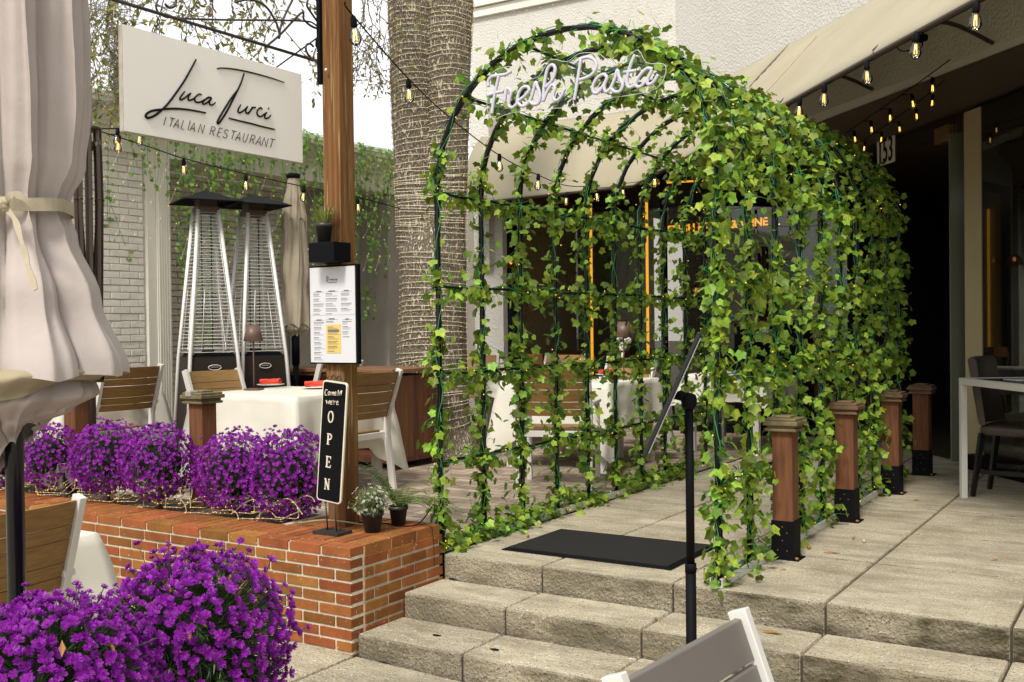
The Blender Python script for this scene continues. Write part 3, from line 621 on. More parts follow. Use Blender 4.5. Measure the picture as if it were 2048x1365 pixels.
for ch, cx in zip('ITALIANRESTAURANT', (325, 410, 482, 570, 637, 692, 800, 947, 1038, 1118, 1210, 1284, 1370, 1465, 1548, 1628, 1714)):
    wd = 62 if ch in 'TANRSU' else 50
    for st in LET[ch]:
        m_.tube([zpt(cx + (x - .5) * wd + 15 * (y - .5) * 2, 980 + (cx - 325) * .2086 + (x - .5) * wd * .2086 - 108 * y) for x, y in st], .0017, 6)
m_.bead(zpt(652, 928), .003); part(m_, 'small_lettering', M['ink'], sg)
# iron bracket
br = thing('iron_bracket', 'wrought iron scroll bracket fixed to the timber pole above the hanging sign', 'bracket', (-3.82, 4.2, 2.5))
XB = XS - .012
def bz_(px_, py_): return onx(px_, py_, XB)
m_ = MB(); e0 = onx(655, 129, XB); e1 = Vector((XB, 2.2, e0.z)); m_.tube([e0, e1], .0085, 8); part(m_, 'lower_bar', M['iron'], br)
m_ = MB()
def scroll(pts, r=.0065): m_.tube(spline([bz_(*p) for p in pts], 7), r, 6, flat=1)
scroll([(352, 0), (350, 12), (338, 16), (330, 8)], .006); scroll([(316, 0), (312, 14), (320, 28), (345, 36), (440, 40), (560, 41), (610, 43), (625, 46), (640, 58)], .005)
scroll([(470, 5), (500, 0), (530, 12), (552, 45), (560, 75)], .006); scroll([(585, 0), (568, 35), (560, 60), (558, 78)], .006)
scroll([(530, 95), (560, 70), (603, 26), (608, 40), (625, 54), (645, 58), (668, 50), (678, 25), (670, 0)], .006); scroll([(616, 0), (614, 12), (625, 30), (642, 55), (652, 85), (650, 108), (640, 120), (625, 118), (614, 106), (612, 92), (620, 88), (627, 94)], .006)
scroll([(632, 0), (640, 10), (636, 18), (627, 18)], .006)
part(m_, 'scrollwork', M['iron'], br)
m_ = MB(); m_.bb((-3.828, 4.165, 2.50), (-3.805, 4.186, 3.3)); pt_ = part(m_, 'mounting_plate', M['black'], br)
m_ = MB(); p = ony(652, 140, 4.163); m_.lathe([(.009, 0), (.008, .004), (.003, .007)], (0, 0, 0), 10); m_.v = [(p.x + a, p.y - c, p.z + b) for a, b, c in m_.v]; part(m_, 'bolt', M['steel'], pt_)
for (pxx, y0, y1) in ((316, 33, 72), (546, 104, 132)):
    a = bz_(pxx, y0 + 5); b = bz_(pxx, y1 - 2); m_ = MB()
    for k in range(3):
        c = a.lerp(b, (k + .5) / 3); L = (a - b).length / 3
        ring = [c + Vector((0, math.cos(q) * .0075, math.sin(q) * L * .62)) if k != 1 else c + Vector((math.cos(q) * .004, math.cos(q) * .003, math.sin(q) * L * .62)) for q in [i * 2 * math.pi / 14 for i in range(14)]]
        m_.tube(ring, .0018, 5, closed=True)
    part(m_, 'chain', M['iron'], sg)

# menu board on the pole
mb_ = thing('menu_board', 'framed paper menu with a yellow panel, mounted on the timber pole', 'menu', (-3.73, 4.15, 1.03))
q0 = ony(617, 532, 4.15); q1 = ony(713, 529, 4.15); q2 = ony(713, 729, 4.15); x0, x1, z1, z0 = q0.x, q1.x, (q0.z + q1.z) / 2, q2.z
m_ = MB(); m_.bb((x0, 4.152, z0), (x1, 4.18, z1)); fr = part(m_, 'frame', M['black'], mb_, bevel=.002)
m_ = MB(); m_.bb((x0 + .009, 4.1485, z0 + .008), (x1 - .012, 4.1535, z1 - .010)); part(m_, 'paper', M['paper'], mb_)
W_ = x1 - x0; H_ = z1 - z0
def mp_(u, v): return Vector((x0 + W_ * u, 4.147, z1 - H_ * v))
m_ = MB(); a = mp_(.365, .600); b = mp_(.665, .890); m_.bb((a.x, 4.1465, b.z), (b.x, 4.1483, a.z)); part(m_, 'yellow_panel', M['yellow'], mb_, bevel=.0006)
pr = MB(); rr = random.Random(4)
def line(u0, u1, v, th=.0022, y=4.1478): a = mp_(u0, v); b = mp_(u1, v); pr.bb((a.x, y, a.z - th / 2), (b.x, y + .001, a.z + th / 2))
cols = [(.10, .33, .27, .50, 6), (.36, .62, .27, .50, 7), (.68, .90, .27, .47, 8), (.10, .33, .56, .99 - .02, 14), (.36, .60, .55, .585, 3), (.70, .90, .555, .73, 8)]
for (u0, u1, v0, v1, n_) in cols:
    line(u0, u1, v0, .0014); v = v0 + .018; k = 0
    line(u0 + .06, u1 - .06, v0 - .008, .0050)
    while v < v1:
        line(u0, u0 + (u1 - u0) * rr.uniform(.45, 1), v, .0030 if k % 3 == 0 else .0016); v += .0125 if k % 3 != 2 else .026; k += 1
line(.06, .96, .505, .0008)
v = .625; k = 0
while v < .87: line(.40, .40 + .23 * rr.uniform(.5, 1), v, .0030 if k % 3 == 0 else .0016, 4.1455); v += .0125 if k % 3 != 2 else .024; k += 1
pr.bb((mp_(.40, .66).x, 4.1456, mp_(0, .672).z), (mp_(.64, .66).x, 4.146, mp_(0, .655).z))
part(pr, 'printed_lines', M['inkgrey'], mb_)
ht = MB()
def mz(zx, zy): p = ony(610 + zx / 6.2, 520 + zy / 6.2, 4.1465); return p
for st in ([(265, 210), (268, 240), (263, 270)], [(262, 215), (280, 205), (292, 215), (270, 236), (292, 240), (280, 255), (262, 270)], [(300, 255), (302, 240), (310, 238)], [(330, 240), (320, 238), (316, 250), (328, 254), (332, 238), (336, 255)],
           [(352, 242), (343, 240), (341, 252), (352, 254)], [(368, 240), (359, 238), (357, 252), (368, 252)], [(375, 240), (375, 254)], [(392, 240), (383, 240), (382, 252), (392, 252), (394, 238), (400, 254)], [(275, 281), (395, 277)]):
    ht.tube([mz(*p) for p in st], .0011, 4)
part(ht, 'menu_heading', M['ink'], mb_)

# black box and small pot on top of the menu board
bx = thing('black_box', 'small black box shelf under the potted grass on the timber pole', 'box', (-3.81, 4.12, 1.55))
p = ony(650, 528, 4.12); zt_ = ony(650, 487, 4.12).z; xa = ony(619, 500, 4.08).x; xb = ony(681, 500, 4.08).x
m_ = MB(); m_.bb((xa + .02, 4.05, p.z + .005), (xb - .02, 4.184, zt_)); part(m_, 'box', M['black'], bx, bevel=.004)
def pot(t, c, r, h, m='potblack'):
    b = MB(); b.lathe([(.0, 0), (r * .70, 0), (r * .92, h * .80), (r * 1.02, h * .80), (r * 1.04, h), (r * .94, h), (r * .90, h * .86), (0, h * .86)], c, 24, cap=False); return part(b, 'pot', M[m], t)
def blade(mb, base, d, L, w_, droop=.4, seg=4, twist=0):
    d = Vector(d).normalized(); s = d.cross(Vector((0, 0, 1))); s = s.normalized() if s.length > .05 else Vector((1, 0, 0))
    if twist: s = Matrix.Rotation(twist, 3, d) @ s
    p = Vector(base); vs = []
    for i in range(seg + 1):
        t = i / seg; ww = w_ * (1 - t) ** .6 * (.7 + .6 * min(t * 3, 1)) / 1.3 + .0002
        vs += [p - s * ww, p + s * ww]
        d = (d + Vector((0, 0, -droop / seg))).normalized(); p = p + d * L / seg
    mb.add(vs, [(2 * i, 2 * i + 1, 2 * i + 3, 2 * i + 2) for i in range(seg)], True)
gp_ = thing('potted_grass', 'small spiky green grass in a black pot on the box beside the timber pole', 'potted plant', (0, 0, 0))
cx_ = ony(648, 470, 4.11); gp_.location = (cx_.x, 4.11, zt_ + .001)
pot(gp_, (cx_.x, 4.11, zt_ + .001), .047, ony(648, 448, 4.11).z - zt_)
m_ = MB(); zz = ony(648, 450, 4.11).z
for i in range(130):
    a = rnd.uniform(0, 6.28); e = rnd.uniform(.15, .9); r_ = rnd.uniform(0, .03)
    blade(m_, (cx_.x + math.cos(a) * r_, 4.11 + math.sin(a) * r_, zz - .005), (math.cos(a) * e * .7, math.sin(a) * e * .7, 1), rnd.uniform(.07, .125), .0038, .5)
part(m_, 'grass_blades', M['yellowgreen'], gp_)

# OPEN sign on its stand
os_ = thing('open_sign', 'narrow black sign reading Come In We\'re OPEN on an iron stand', 'sign', (-3.66, 4.02, .161))
YO = 4.02
def oz(zx, zy): return ony(620 + zx / 3.593, 700 + zy / 3.593, YO)      # coordinates of the enlarged crop
cor = [oz(95, 222), oz(268, 232), oz(222, 1105), oz(42, 1085)]
O = (cor[0] + cor[1] + cor[2] + cor[3]) / 4; uy = ((cor[0] + cor[1]) / 2 - (cor[2] + cor[3]) / 2); HO = uy.length; uy.normalize(); ux = Vector((uy.z, 0, -uy.x)); WO = ((cor[1] - cor[0]).length + (cor[2] - cor[3]).length) / 2
def ro(w_, h, r, n=6):
    o = []
    for (sx, sy, a0) in ((1, 1, 0), (-1, 1, 90), (-1, -1, 180), (1, -1, 270)):
        for k in range(n + 1):
            a = R(a0 + 90 * k / n); o.append((sx * (w_ / 2 - r) + math.cos(a) * r, sy * (h / 2 - r) + math.sin(a) * r))
    return o
def plate(mb, w_, h, r, y0, y1, hole=None):
    o = ro(w_, h, r); n = len(o); f = lambda p, y: O + ux * p[0] + uy * p[1] + Vector((0, y, 0))
    mb.add([f(p, y0) for p in o] + [f(p, y1) for p in o], [tuple(range(n)), tuple(range(2 * n - 1, n - 1, -1))] + [(i, i + n, (i + 1) % n + n, (i + 1) % n) for i in range(n)])
m_ = MB(); plate(m_, WO, HO, .020, 0.0, .012); part(m_, 'rim', M['cream'], os_, bevel=.002)
m_ = MB(); plate(m_, WO - .016, HO - .016, .014, -.0016, .001); part(m_, 'face', M['black'], os_)
def seg(mb, a, b, w_, y=-.0055):
    a = Vector((a[0], a[1])); b = Vector((b[0], b[1])); d = (b - a).normalized(); n_ = Vector((-d.y, d.x)) * w_ / 2
    q = [a - n_, b - n_, b + n_, a + n_]; f = lambda p, yy: O + ux * p.x + uy * p.y + Vector((0, yy, 0))
    mb.hexa([f(p, y) for p in q], [f(p, -.001) for p in q])
def osc(zx, zy):           # enlarged crop point -> sign coordinates
    p = oz(zx, zy) - O; return (p.dot(ux), p.dot(uy))
m_ = MB(); T = .0085; t2 = .0035
def big(mb, cx, cy, ch):
    c = osc(cx, cy); w2, h2 = .0185, .0270; P = lambda x, y: (c[0] + x * w2, c[1] + y * h2)
    if ch == 'O':
        pts = [P(math.cos(a) * .85, math.sin(a) * 1.05) for a in [i * math.pi / 9 for i in range(19)]]
        for i in range(18): seg(mb, pts[i], pts[i + 1], .0065 if abs(pts[i][0] - c[0]) > .007 else .0045, -.0055 - (i % 2) * .0002)
    if ch == 'P':
        seg(mb, P(-.45, -1), P(-.45, 1), .0085); seg(mb, P(-.9, -1), P(.05, -1), t2, -.0052); seg(mb, P(-.9, 1), P(.3, 1), t2, -.0052)
        pts = [P(.15 + math.cos(a) * .62, .45 + math.sin(a) * .50) for a in [R(x) for x in (95, 60, 25, -10, -50, -90)]] + [P(-.4, -.05)]
        for i in range(len(pts) - 1): seg(mb, pts[i], pts[i + 1], .0058, -.0058 - (i % 2) * .0002)
    if ch == 'E':
        seg(mb, P(-.45, -1), P(-.45, 1), .0085); seg(mb, P(-.9, 1), P(.8, 1), .0045, -.0052); seg(mb, P(-.9, -1), P(.85, -1), .0045, -.0052); seg(mb, P(-.4, .02), P(.4, .02), .004, -.0052)
        seg(mb, P(.78, 1.05), P(.78, .58), .0035, -.0049); seg(mb, P(.84, -1.05), P(.84, -.55), .0035, -.0049); seg(mb, P(.42, .25), P(.42, -.2), .003, -.0049)
    if ch == 'N':
        seg(mb, P(-.6, -1), P(-.6, 1), .0045); seg(mb, P(.65, -1), P(.65, 1), .0045); seg(mb, P(-.75, 1), P(.68, -1), .0085, -.0052)
        seg(mb, P(-1, 1), P(-.4, 1), t2, -.0049); seg(mb, P(-.95, -1), P(-.25, -1), t2, -.0049); seg(mb, P(.3, 1), P(1, 1), t2, -.0049)
for ch, zx, zy in (('O', 153, 482), ('P', 143, 642), ('E', 135, 805), ('N', 126, 965)): m_ = MB(); big(m_, zx, zy, ch); part(m_, 'letter', M['cream'], os_)
m_ = MB(); f3 = lambda zx, zy: (lambda c: O + ux * c[0] + uy * c[1] + Vector((0, -.003, 0)))(osc(zx, zy))
for st in ([(130, 290), (118, 286), (110, 305), (112, 325), (125, 328)], [(143, 300), (134, 305), (134, 325), (145, 326), (148, 308), (143, 300)], [(155, 328), (158, 304), (166, 304), (165, 328)], [(166, 306), (174, 304), (173, 328)], [(180, 316), (192, 312), (188, 302), (180, 308), (181, 326), (193, 326)],
           [(208, 290), (203, 330)], [(212, 330), (216, 308), (224, 296), (226, 330)], [(226, 330), (232, 292)],
           [(119, 362), (125, 390), (133, 370), (140, 392), (146, 362)], [(150, 380), (162, 376), (158, 368), (150, 374), (152, 392), (163, 391)], [(170, 362), (168, 370)], [(175, 394), (176, 372), (186, 370)], [(192, 382), (206, 378), (202, 369), (193, 374), (195, 394), (208, 393)]):
    m_.tube([f3(*p) for p in st], .0024, 5)
part(m_, 'small_letters', M['cream'], os_)
m_ = MB()
b0 = onz(655, 1060, .161); foot = Vector((O.x - .012, YO + .008, .161))
m_.bb((foot.x - .085, foot.y - .055, .1615), (foot.x + .085, foot.y - .035, .178)); m_.bb((foot.x - .085, foot.y + .035, .1615), (foot.x + .085, foot.y + .055, .178)); m_.bb((foot.x - .085, foot.y - .036, .162), (foot.x - .065, foot.y + .036, .177)); m_.bb((foot.x + .065, foot.y - .036, .162), (foot.x + .085, foot.y + .036, .177)); m_.bb((foot.x - .066, foot.y - .01, .163), (foot.x + .066, foot.y + .01, .176))
for d in (-.030, .030): m_.tube([(foot.x + d, foot.y, .17), tuple(O - uy * (HO / 2 - .02) + ux * d + Vector((0, .008, 0)))], .004, 6)
part(m_, 'stand', M['iron'], os_)
m_ = MB(); top = O + uy * HO / 2 + Vector((0, .006, 0))
def sp(cx, sgn, r0=.016):
    return [top + ux * (cx + sgn * math.cos(a) * r0 * (1 - a / 9)) + uy * (.014 + math.sin(a) * r0 * (1 - a / 9)) for a in [i * .35 for i in range(18)]]
m_.tube(sp(-.018, -1), .0026, 5); m_.tube(sp(.018, 1), .0026, 5)
m_.tube(spline([top + ux * -.052 + uy * .018, top + ux * -.058 + uy * .006, top + ux * -.045 + uy * -.002, top + ux * -.034 + uy * .008, top + ux * -.016 + uy * .031, top + uy * .010, top + ux * .016 + uy * .031, top + ux * .034 + uy * .008, top + ux * .045 + uy * -.002, top + ux * .058 + uy * .006, top + ux * .052 + uy * .018]), .0028, 5)
part(m_, 'iron_scroll', M['iron'], os_)

# outlet box on the planter
ob = thing('outdoor_outlet_box', 'beige weatherproof electrical outlet box standing in the mulch', 'electrical box', (-6.02, 4.20, .15))
p = ony(112, 950, 4.18)
m_ = MB(); m_.box((p.x - .03, 4.15, p.z), (.10, .07, .145)); part(m_, 'cover', M['outlet'], ob, bevel=.018)
m_ = MB(); m_.box((p.x + .055, 4.20, p.z), (.075, .09, .155)); part(m_, 'back_box', M['outlet'], ob, bevel=.006)
m_ = MB(); m_.tube([(p.x + .05, 4.20, .12), (p.x + .05, 4.20, p.z - .05)], .016, 8); part(m_, 'conduit', M['greystucco'], ob)
m_ = MB()
for k in range(3): m_.tube(spline([(p.x + .085, 4.18, p.z + .02 - k * .025), (p.x + .13, 4.16, p.z - .02 - k * .02), (p.x + .17, 4.2, p.z - .09), (p.x + .25, 4.22, .16)]), .006, 5)
part(m_, 'cables', M['black'], ob)

# doormat
dm = MB(); a, b, c, d = (onz(*p, 0) for p in ((1003, 1100), (1340, 1143), (1430, 1092), (1125, 1063)))
X0, X1, Y0, Y1 = a.x, b.x, (a.y + b.y) / 2, (c.y + d.y) / 2
dmt = thing('doormat', 'black rectangular rubber doormat on the landing inside the ivy arch', 'doormat', ((X0 + X1) / 2, (Y0 + Y1) / 2, 0))
dm.bb((X0 + .03, Y0 + .03, .0042), (X1 - .03, Y1 - .03, .016)); part(dm, 'ribbed_mat', M['rubber'], dmt)
dm = MB(); dm.hexa([(X0, Y0, .004), (X1, Y0, .004), (X1, Y1, .004), (X0, Y1, .004)], [(X0 + .026, Y0 + .026, .0125), (X1 - .026, Y0 + .026, .0125), (X1 - .026, Y1 - .026, .0125), (X0 + .026, Y1 - .026, .0125)]); part(dm, 'border', M['black'], dmt)
# ================================================================ ivy arch tunnel
XL, XR, YA, DY, NA = -3.345, -1.775, 4.56, .42, 10
XC = (XL + XR) / 2; RA = (XR - XL) / 2; ZS = 1.95; ZA = 2.68
def ivy_leaf(mb, p, n, tip, s):
    """five-lobed leaf, folded along the midrib; tip is the growing direction"""
    tip = (tip - n * tip.dot(n)); tip = tip.normalized() if tip.length > 1e-4 else n.orthogonal().normalized()
    sd = n.cross(tip); cup = rnd.uniform(-.05, .26)
    shape = ((0, 1.0, 0), (.38, .52, .5), (.74, .44, 1), (.62, .04, .8), (.52, -.32, .9), (.14, -.36, .3))
    q = lambda x, y, k: p + sd * (x * s) + tip * ((y + .3) * s) - n * (abs(x) * cup * s * 1.6) - n * (s * .18 * max(y, 0) ** 2)
    c0 = q(0, -.16, 0); vs = [c0] + [q(x, y, k) for x, y, k in shape] + [q(-x, y, k) for x, y, k in shape[1:]]
    mb.add(vs, [(0, 6, 5, 4, 3, 2, 1), (0, 1, 7, 8, 9, 10, 11)])
def garland(leaf, vine, pts, dens, spread, smin, smax, rv=random, amp=.018, outward=None, hang=.3, vines=2):
    pts = [Vector(p) for p in pts]; L = [0]
    for i in range(1, len(pts)): L.append(L[-1] + (pts[i] - pts[i - 1]).length)
    def at(u):
        u = max(0, min(L[-1] * .9999, u)); i = 1
        while L[i] < u: i += 1
        return pts[i - 1].lerp(pts[i], (u - L[i - 1]) / (L[i] - L[i - 1])), (pts[i] - pts[i - 1]).normalized()
    for v in range(vines):
        ph = rnd.uniform(0, 6.28); vp = []; n = max(6, int(L[-1] * 22))
        for i in range(n + 1):
            p, t = at(L[-1] * i / n); a = t.orthogonal().normalized(); b = t.cross(a); an = ph + i * .62 * (1 if v % 2 else -1)
            vp.append(p + (a * math.cos(an) + b * math.sin(an)) * amp * rnd.uniform(.6, 1.3))
        vine.tube(vp, .0023, 4, cap=False)
    # extra little sprigs sticking out
    for i in range(int(L[-1] * 9)):
        p, t = at(rnd.uniform(0, L[-1])); d = Vector((rnd.gauss(0, 1), rnd.gauss(0, 1), rnd.gauss(-.2, .8))).normalized() * rnd.uniform(.03, .08)
        vine.tube([p, p + d * .5 + t * .012, p + d], .0016, 3, cap=False)
    n = int(L[-1] * dens); cl = rnd.uniform(0, 10)
    for i in range(n):
        u = rnd.uniform(0, L[-1])
        if noise.noise(Vector((u * 4.2, cl, 0))) < -.12 and rnd.random() < .85: continue
        p, t = at(u); o = Vector((rnd.gauss(0, 1), rnd.gauss(0, 1), rnd.gauss(0, 1))); o = (o - t * o.dot(t) * .7).normalized()
        if outward is not None and rnd.random() < .5: o = (o + outward(p) * .9).normalized()
        q = p + o * abs(rnd.gauss(0, spread)) + Vector((0, 0, -rnd.uniform(0, spread * .8)))
        nrm = (o * .7 + Vector((rnd.gauss(0, .55), rnd.gauss(0, .55), rnd.gauss(.35, .5)))).normalized()
        tip = (Vector((0, 0, -1)) * hang + o * .5 + Vector((rnd.gauss(0, .6), rnd.gauss(0, .6), rnd.gauss(-.2, .5)))).normalized()
        s = rnd.uniform(smin, smax); ivy_leaf(leaf, q, nrm, tip, s)
        if rnd.random() < .5: vine.tube([p + o * .008, p.lerp(q, .5) + Vector((0, 0, .006)), q + tip * s * .12], .0013, 3, cap=False)
tun = thing('ivy_arch_tunnel', 'long arched metal tunnel covered with artificial ivy over the entrance path', 'garden arch', (XC, YA, 0))
def arch_pts(y, n=18, base=.03):
    a = [(XL, y, base), (XL, y, .7), (XL, y, 1.3)]
    for i in range(n + 1):
        q = math.pi * (1 - i / n); a.append((XC + math.cos(q) * RA, y, ZS + math.sin(q) * (ZA - ZS)))
    return a + [(XR, y, 1.3), (XR, y, .7), (XR, y, base)]
outw = lambda p: Vector((p.x - XC, 0, max(p.z - 1.7, 0) * 1.2)).normalized() if abs(p.x - XC) > .05 else Vector((0, 0, 1))
for k in range(NA):
    y = YA + k * DY + (.0 if k else 0); pts = arch_pts(y)
    m_ = MB(); m_.tube(pts, .0135, 8); m_.tube([(p[0] - .006 if p[0] < XC else p[0] + .006, y + .024, p[2] - .004) for p in pts], .0075, 6); part(m_, 'arch', M['blackgloss'], tun)
    lf, vn = MB(), MB(); dn = 185 if k < 6 else 135
    sp_ = spline(pts, 3)
    far = k / NA
    garland(lf, vn, sp_[:len(sp_)], dn, .050, .025, .046, outward=outw, vines=2)
    half = [p for p in sp_ if p.x > XC + .1]
    if k < 9: garland(lf, vn, half, 55, .06, .024, .047, outward=outw, vines=1)
    go = part(vn, 'ivy_garland', M['vine'], tun); part(lf, 'ivy_leaves', M['ivy'], go)
YE = YA + (NA - 1) * DY
for z in (.48, .955, 1.425, 1.93):
    for x in (XL, XR):
        pts = [(x, YA + i * (YE - YA) / 24, z + .004 * math.sin(i * 1.7 + z)) for i in range(25)]
        m_ = MB(); m_.tube(pts, .009, 6)
        if x == XL: m_.tube([(XL, YA, z), (XL - .0, YA - .02, z)], .009, 6)
        part(m_, 'rail', M['blackgloss'], tun); lf, vn = MB(), MB(); garland(lf, vn, pts, 160 if x == XL else 150, .05, .023, .042, outward=outw)
        go = part(vn, 'ivy_garland', M['vine'], tun); part(lf, 'ivy_leaves', M['ivy'], go)
for q in (R(140), R(108), R(42)):
    x = XC + math.cos(q) * RA; z = ZS + math.sin(q) * (ZA - ZS); pts = [(x, YA + i * (YE - YA) / 20, z) for i in range(21)]
    m_ = MB(); m_.tube(pts, .008, 6); part(m_, 'rail', M['blackgloss'], tun); lf, vn = MB(), MB(); garland(lf, vn, pts, 115 if q > 1 else 140, .05, .023, .043, outward=outw)
    go = part(vn, 'ivy_garland', M['vine'], tun); part(lf, 'ivy_leaves', M['ivy'], go)
for x in (XL, XR):
    pts = [(x + .0, YA + i * (YE - YA) / 24, .045) for i in range(25)]; lf, vn = MB(), MB(); garland(lf, vn, pts, 560 if x == XL else 150, .062, .023, .043, outward=lambda p: Vector((0, 0, 1)), hang=.0)
    go = part(vn, 'ivy_garland', M['vine'], tun); part(lf, 'ivy_leaves', M['ivy'], go)
    m_ = MB(); y0 = YA - .03; y1 = YE + .1
    m_.bb((x - .03, y0, .004), (x + .03, y1, .008)); m_.bb((x - .03, y0, .0085), (x - .026, y1, .045)); m_.bb((x + .026, y0, .0085), (x + .030, y1, .045)); m_.bb((x + .018, y0, .041), (x + .0255, y1, .045)); part(m_, 'base_channel', M['alu'], tun)
# fairy lights following the frame
bd = MB(); ln = MB()
for k in range(NA):
    sp_ = spline([(a, b, c) for a, b, c in arch_pts(YA + k * DY)], 5)
    prev = []
    for i, p in enumerate(sp_):
        an = i * .8 + k; q = p + Vector((math.cos(an) * .02, math.sin(an) * .02, 0)); prev.append(q)
        if i % 5 == k % 5: bd.bead(q + Vector((rnd.uniform(-.03, .03), rnd.uniform(-.03, .03), 0)), .0042)
    ln.tube(prev, .0016, 3, cap=False)
for x in (XL, XR):
    for z in (.05, .48, .955, 1.425):
        for i in range(26): bd.bead((x + rnd.uniform(-.04, .04), YA + i * (YE - YA) / 25 + rnd.uniform(-.02, .02), z + rnd.uniform(-.035, .03)), .0042)
flo = part(ln, 'fairy_light_cable', M['black'], tun); part(bd, 'fairy_light_bulbs', M['bead'], flo)['kind'] = 'stuff'

# Fresh Pasta neon sign hung across the arch mouth
YF = YA - .075
fp = thing('neon_sign', 'unlit pale lilac neon script sign hanging in the ivy arch mouth', 'neon sign', (-2.5, YF, 2.3))
zf = lambda zx, zy: ony(930 + zx / 4.763, 100 + zy / 4.763, YF)
FP = [[(225, 350), (222, 300), (255, 258), (320, 245), (385, 235), (438, 208)], [(322, 255), (300, 350), (275, 480), (255, 612)], [(212, 437), (290, 412), (362, 398)],
      [(375, 500), (388, 420), (398, 368), (440, 398), (425, 470), (418, 530), (450, 552), (490, 520), (505, 490), (570, 440), (612, 385), (592, 352), (545, 365), (507, 430), (505, 500), (540, 537), (590, 520), (635, 450), (672, 315), (690, 350), (715, 430), (700, 505), (650, 520), (615, 485)],
      [(745, 492), (755, 340), (785, 190), (830, 145), (860, 185), (835, 285), (762, 362)], [(745, 492), (785, 395), (830, 335), (858, 365), (840, 440), (862, 485), (910, 455), (950, 372)],
      [(1105, 95), (1080, 250), (1055, 400), (1040, 480)], [(1045, 130), (1100, 90), (1180, 72), (1240, 108), (1248, 180), (1190, 250), (1090, 288)],
      [(1355, 265), (1320, 235), (1260, 270), (1218, 350), (1228, 408), (1270, 405), (1325, 330), (1358, 262), (1328, 345), (1340, 402), (1385, 370), (1430, 270), (1452, 195), (1470, 260), (1503, 335), (1475, 395), (1420, 398), (1385, 355)],
      [(1620, 48), (1580, 140), (1542, 280), (1560, 358), (1625, 335)], [(1510, 215), (1632, 198)], [(1785, 185), (1730, 182), (1655, 260), (1625, 335), (1668, 352), (1730, 290), (1785, 190), (1742, 275), (1745, 330), (1795, 308), (1842, 235)]]
m_ = MB()
for st in FP: m_.tube(spline([zf(*p) for p in st], 7), .0088, 8)
part(m_, 'neon_tube', M['neonsign'], fp)
m_ = MB(); out = [(205, 590), (190, 430), (200, 280), (300, 180), (450, 160), (540, 270), (690, 250), (800, 90), (960, 110), (1080, 30), (1280, 40), (1400, 160), (1540, 60), (1640, -5), (1720, 120), (1880, 130), (1900, 220), (1820, 360), (1560, 430), (1200, 470), (1000, 540), (760, 560), (420, 600), (260, 660)]
P_ = spline([zf(*p) for p in out + out[:1]], 3)[:-1]; n = len(P_)
m_.add([p + Vector((0, .012, 0)) for p in P_], [tuple(range(n))]); part(m_, 'acrylic_backing', M['acrylic'], fp)
m_ = MB(); m_.tube([p + Vector((0, .012, 0)) for p in P_], .0016, 4, closed=True); part(m_, 'acrylic_edge', mat('acrylic_edge', (.62, .60, .56), .2), fp)
m_ = MB()
for zx, zy in ((480, 264), (985, 448), (1640, 60), (700, 560)): m_.tube([zf(zx, zy) + Vector((0, -.004, 0)), zf(zx, zy) + Vector((0, .05, 0))], .004, 8)
part(m_, 'standoff_screws', M['steel'], fp)
# ================================================================ tree wrapped with lights
tr = thing('oak_tree', 'large forked oak trunk wrapped in rows of rope lights beside the ivy arch', 'tree', (-5.95, 8.05, 0))
TP = [(-5.95, 8.04), (-6.0, 8.05)]
def trunk_c(which, z):       # centre and radius of each stem
    if z < 1.9: t = z / 1.9; c = Vector((-5.96, 8.04, z)).lerp(Vector((-6.0, 8.08, z)), t); r = .318 - .008 * t + .16 * math.exp(-z * 5.5)
    else:
        t = (z - 1.9) / 2.0
        o_ = Vector((.845, .534, 0)) * (.080 + .085 * min(t, 1.2)); c = Vector((-6.0, 8.08, z)) + Vector((.02, .0, 0)) * t + (o_ if which else -o_); r = .228 + .002 * t
    return c, r
tm_ = MB()
for which, z0, z1 in ((0, -.02, 2.25), (1, 1.75, 6.5), (2, 1.75, 6.5)):
    rows = []; nz = 40 if which == 0 else 60; na = 44
    for i in range(nz + 1):
        z = z0 + (z1 - z0) * i / nz; c, r = trunk_c(0, min(z, 1.899)) if which == 0 else trunk_c(which - 1, max(z, 1.9)); row = []
        if which == 0 and z > 1.9: c = Vector((c.x, c.y, z)); r = r * (1 - (z - 1.9) * .7)
        if which and z < 1.9: r *= .9; c = Vector((c.x, c.y, z))
        for k in range(na):
            a = 2 * math.pi * k / na; d = Vector((math.cos(a), math.sin(a), 0))
            rr_ = r * (1 + .14 * noise.noise(Vector((d.x * 1.5, d.y * 1.5 + which * 2, z * .9))) + .05 * noise.noise(Vector((d.x * 5, d.y * 5, z * 2)))) + .012 * noise.noise(Vector((d.x * 14, d.y * 14, z * 9)))
            if z < .3: rr_ += .10 * max(0, math.sin(a * 5 + 1)) * (1 - z / .3) ** 2
            row.append(c + d * rr_)
        rows.append([Vector((p.x, p.y, z)) for p in row])
    tm_.grid(rows, wrap=True)
trunk = part(tm_, 'trunk', M['bark'], tr)
tl, tb = MB(), MB()
def wrap_pt(which, a, z):
    d = Vector((math.cos(a), math.sin(a), 0))
    if which == 0: c, r = trunk_c(0, min(z, 1.899))
    else: c, r = trunk_c(which - 1, max(z, 1.9))
    rr_ = r * (1 + .14 * noise.noise(Vector((d.x * 1.5, d.y * 1.5 + which * 2, z * .9))) + .05 * noise.noise(Vector((d.x * 5, d.y * 5, z * 2))))
    return Vector((c.x, c.y, z)) + d * (rr_ + .013)
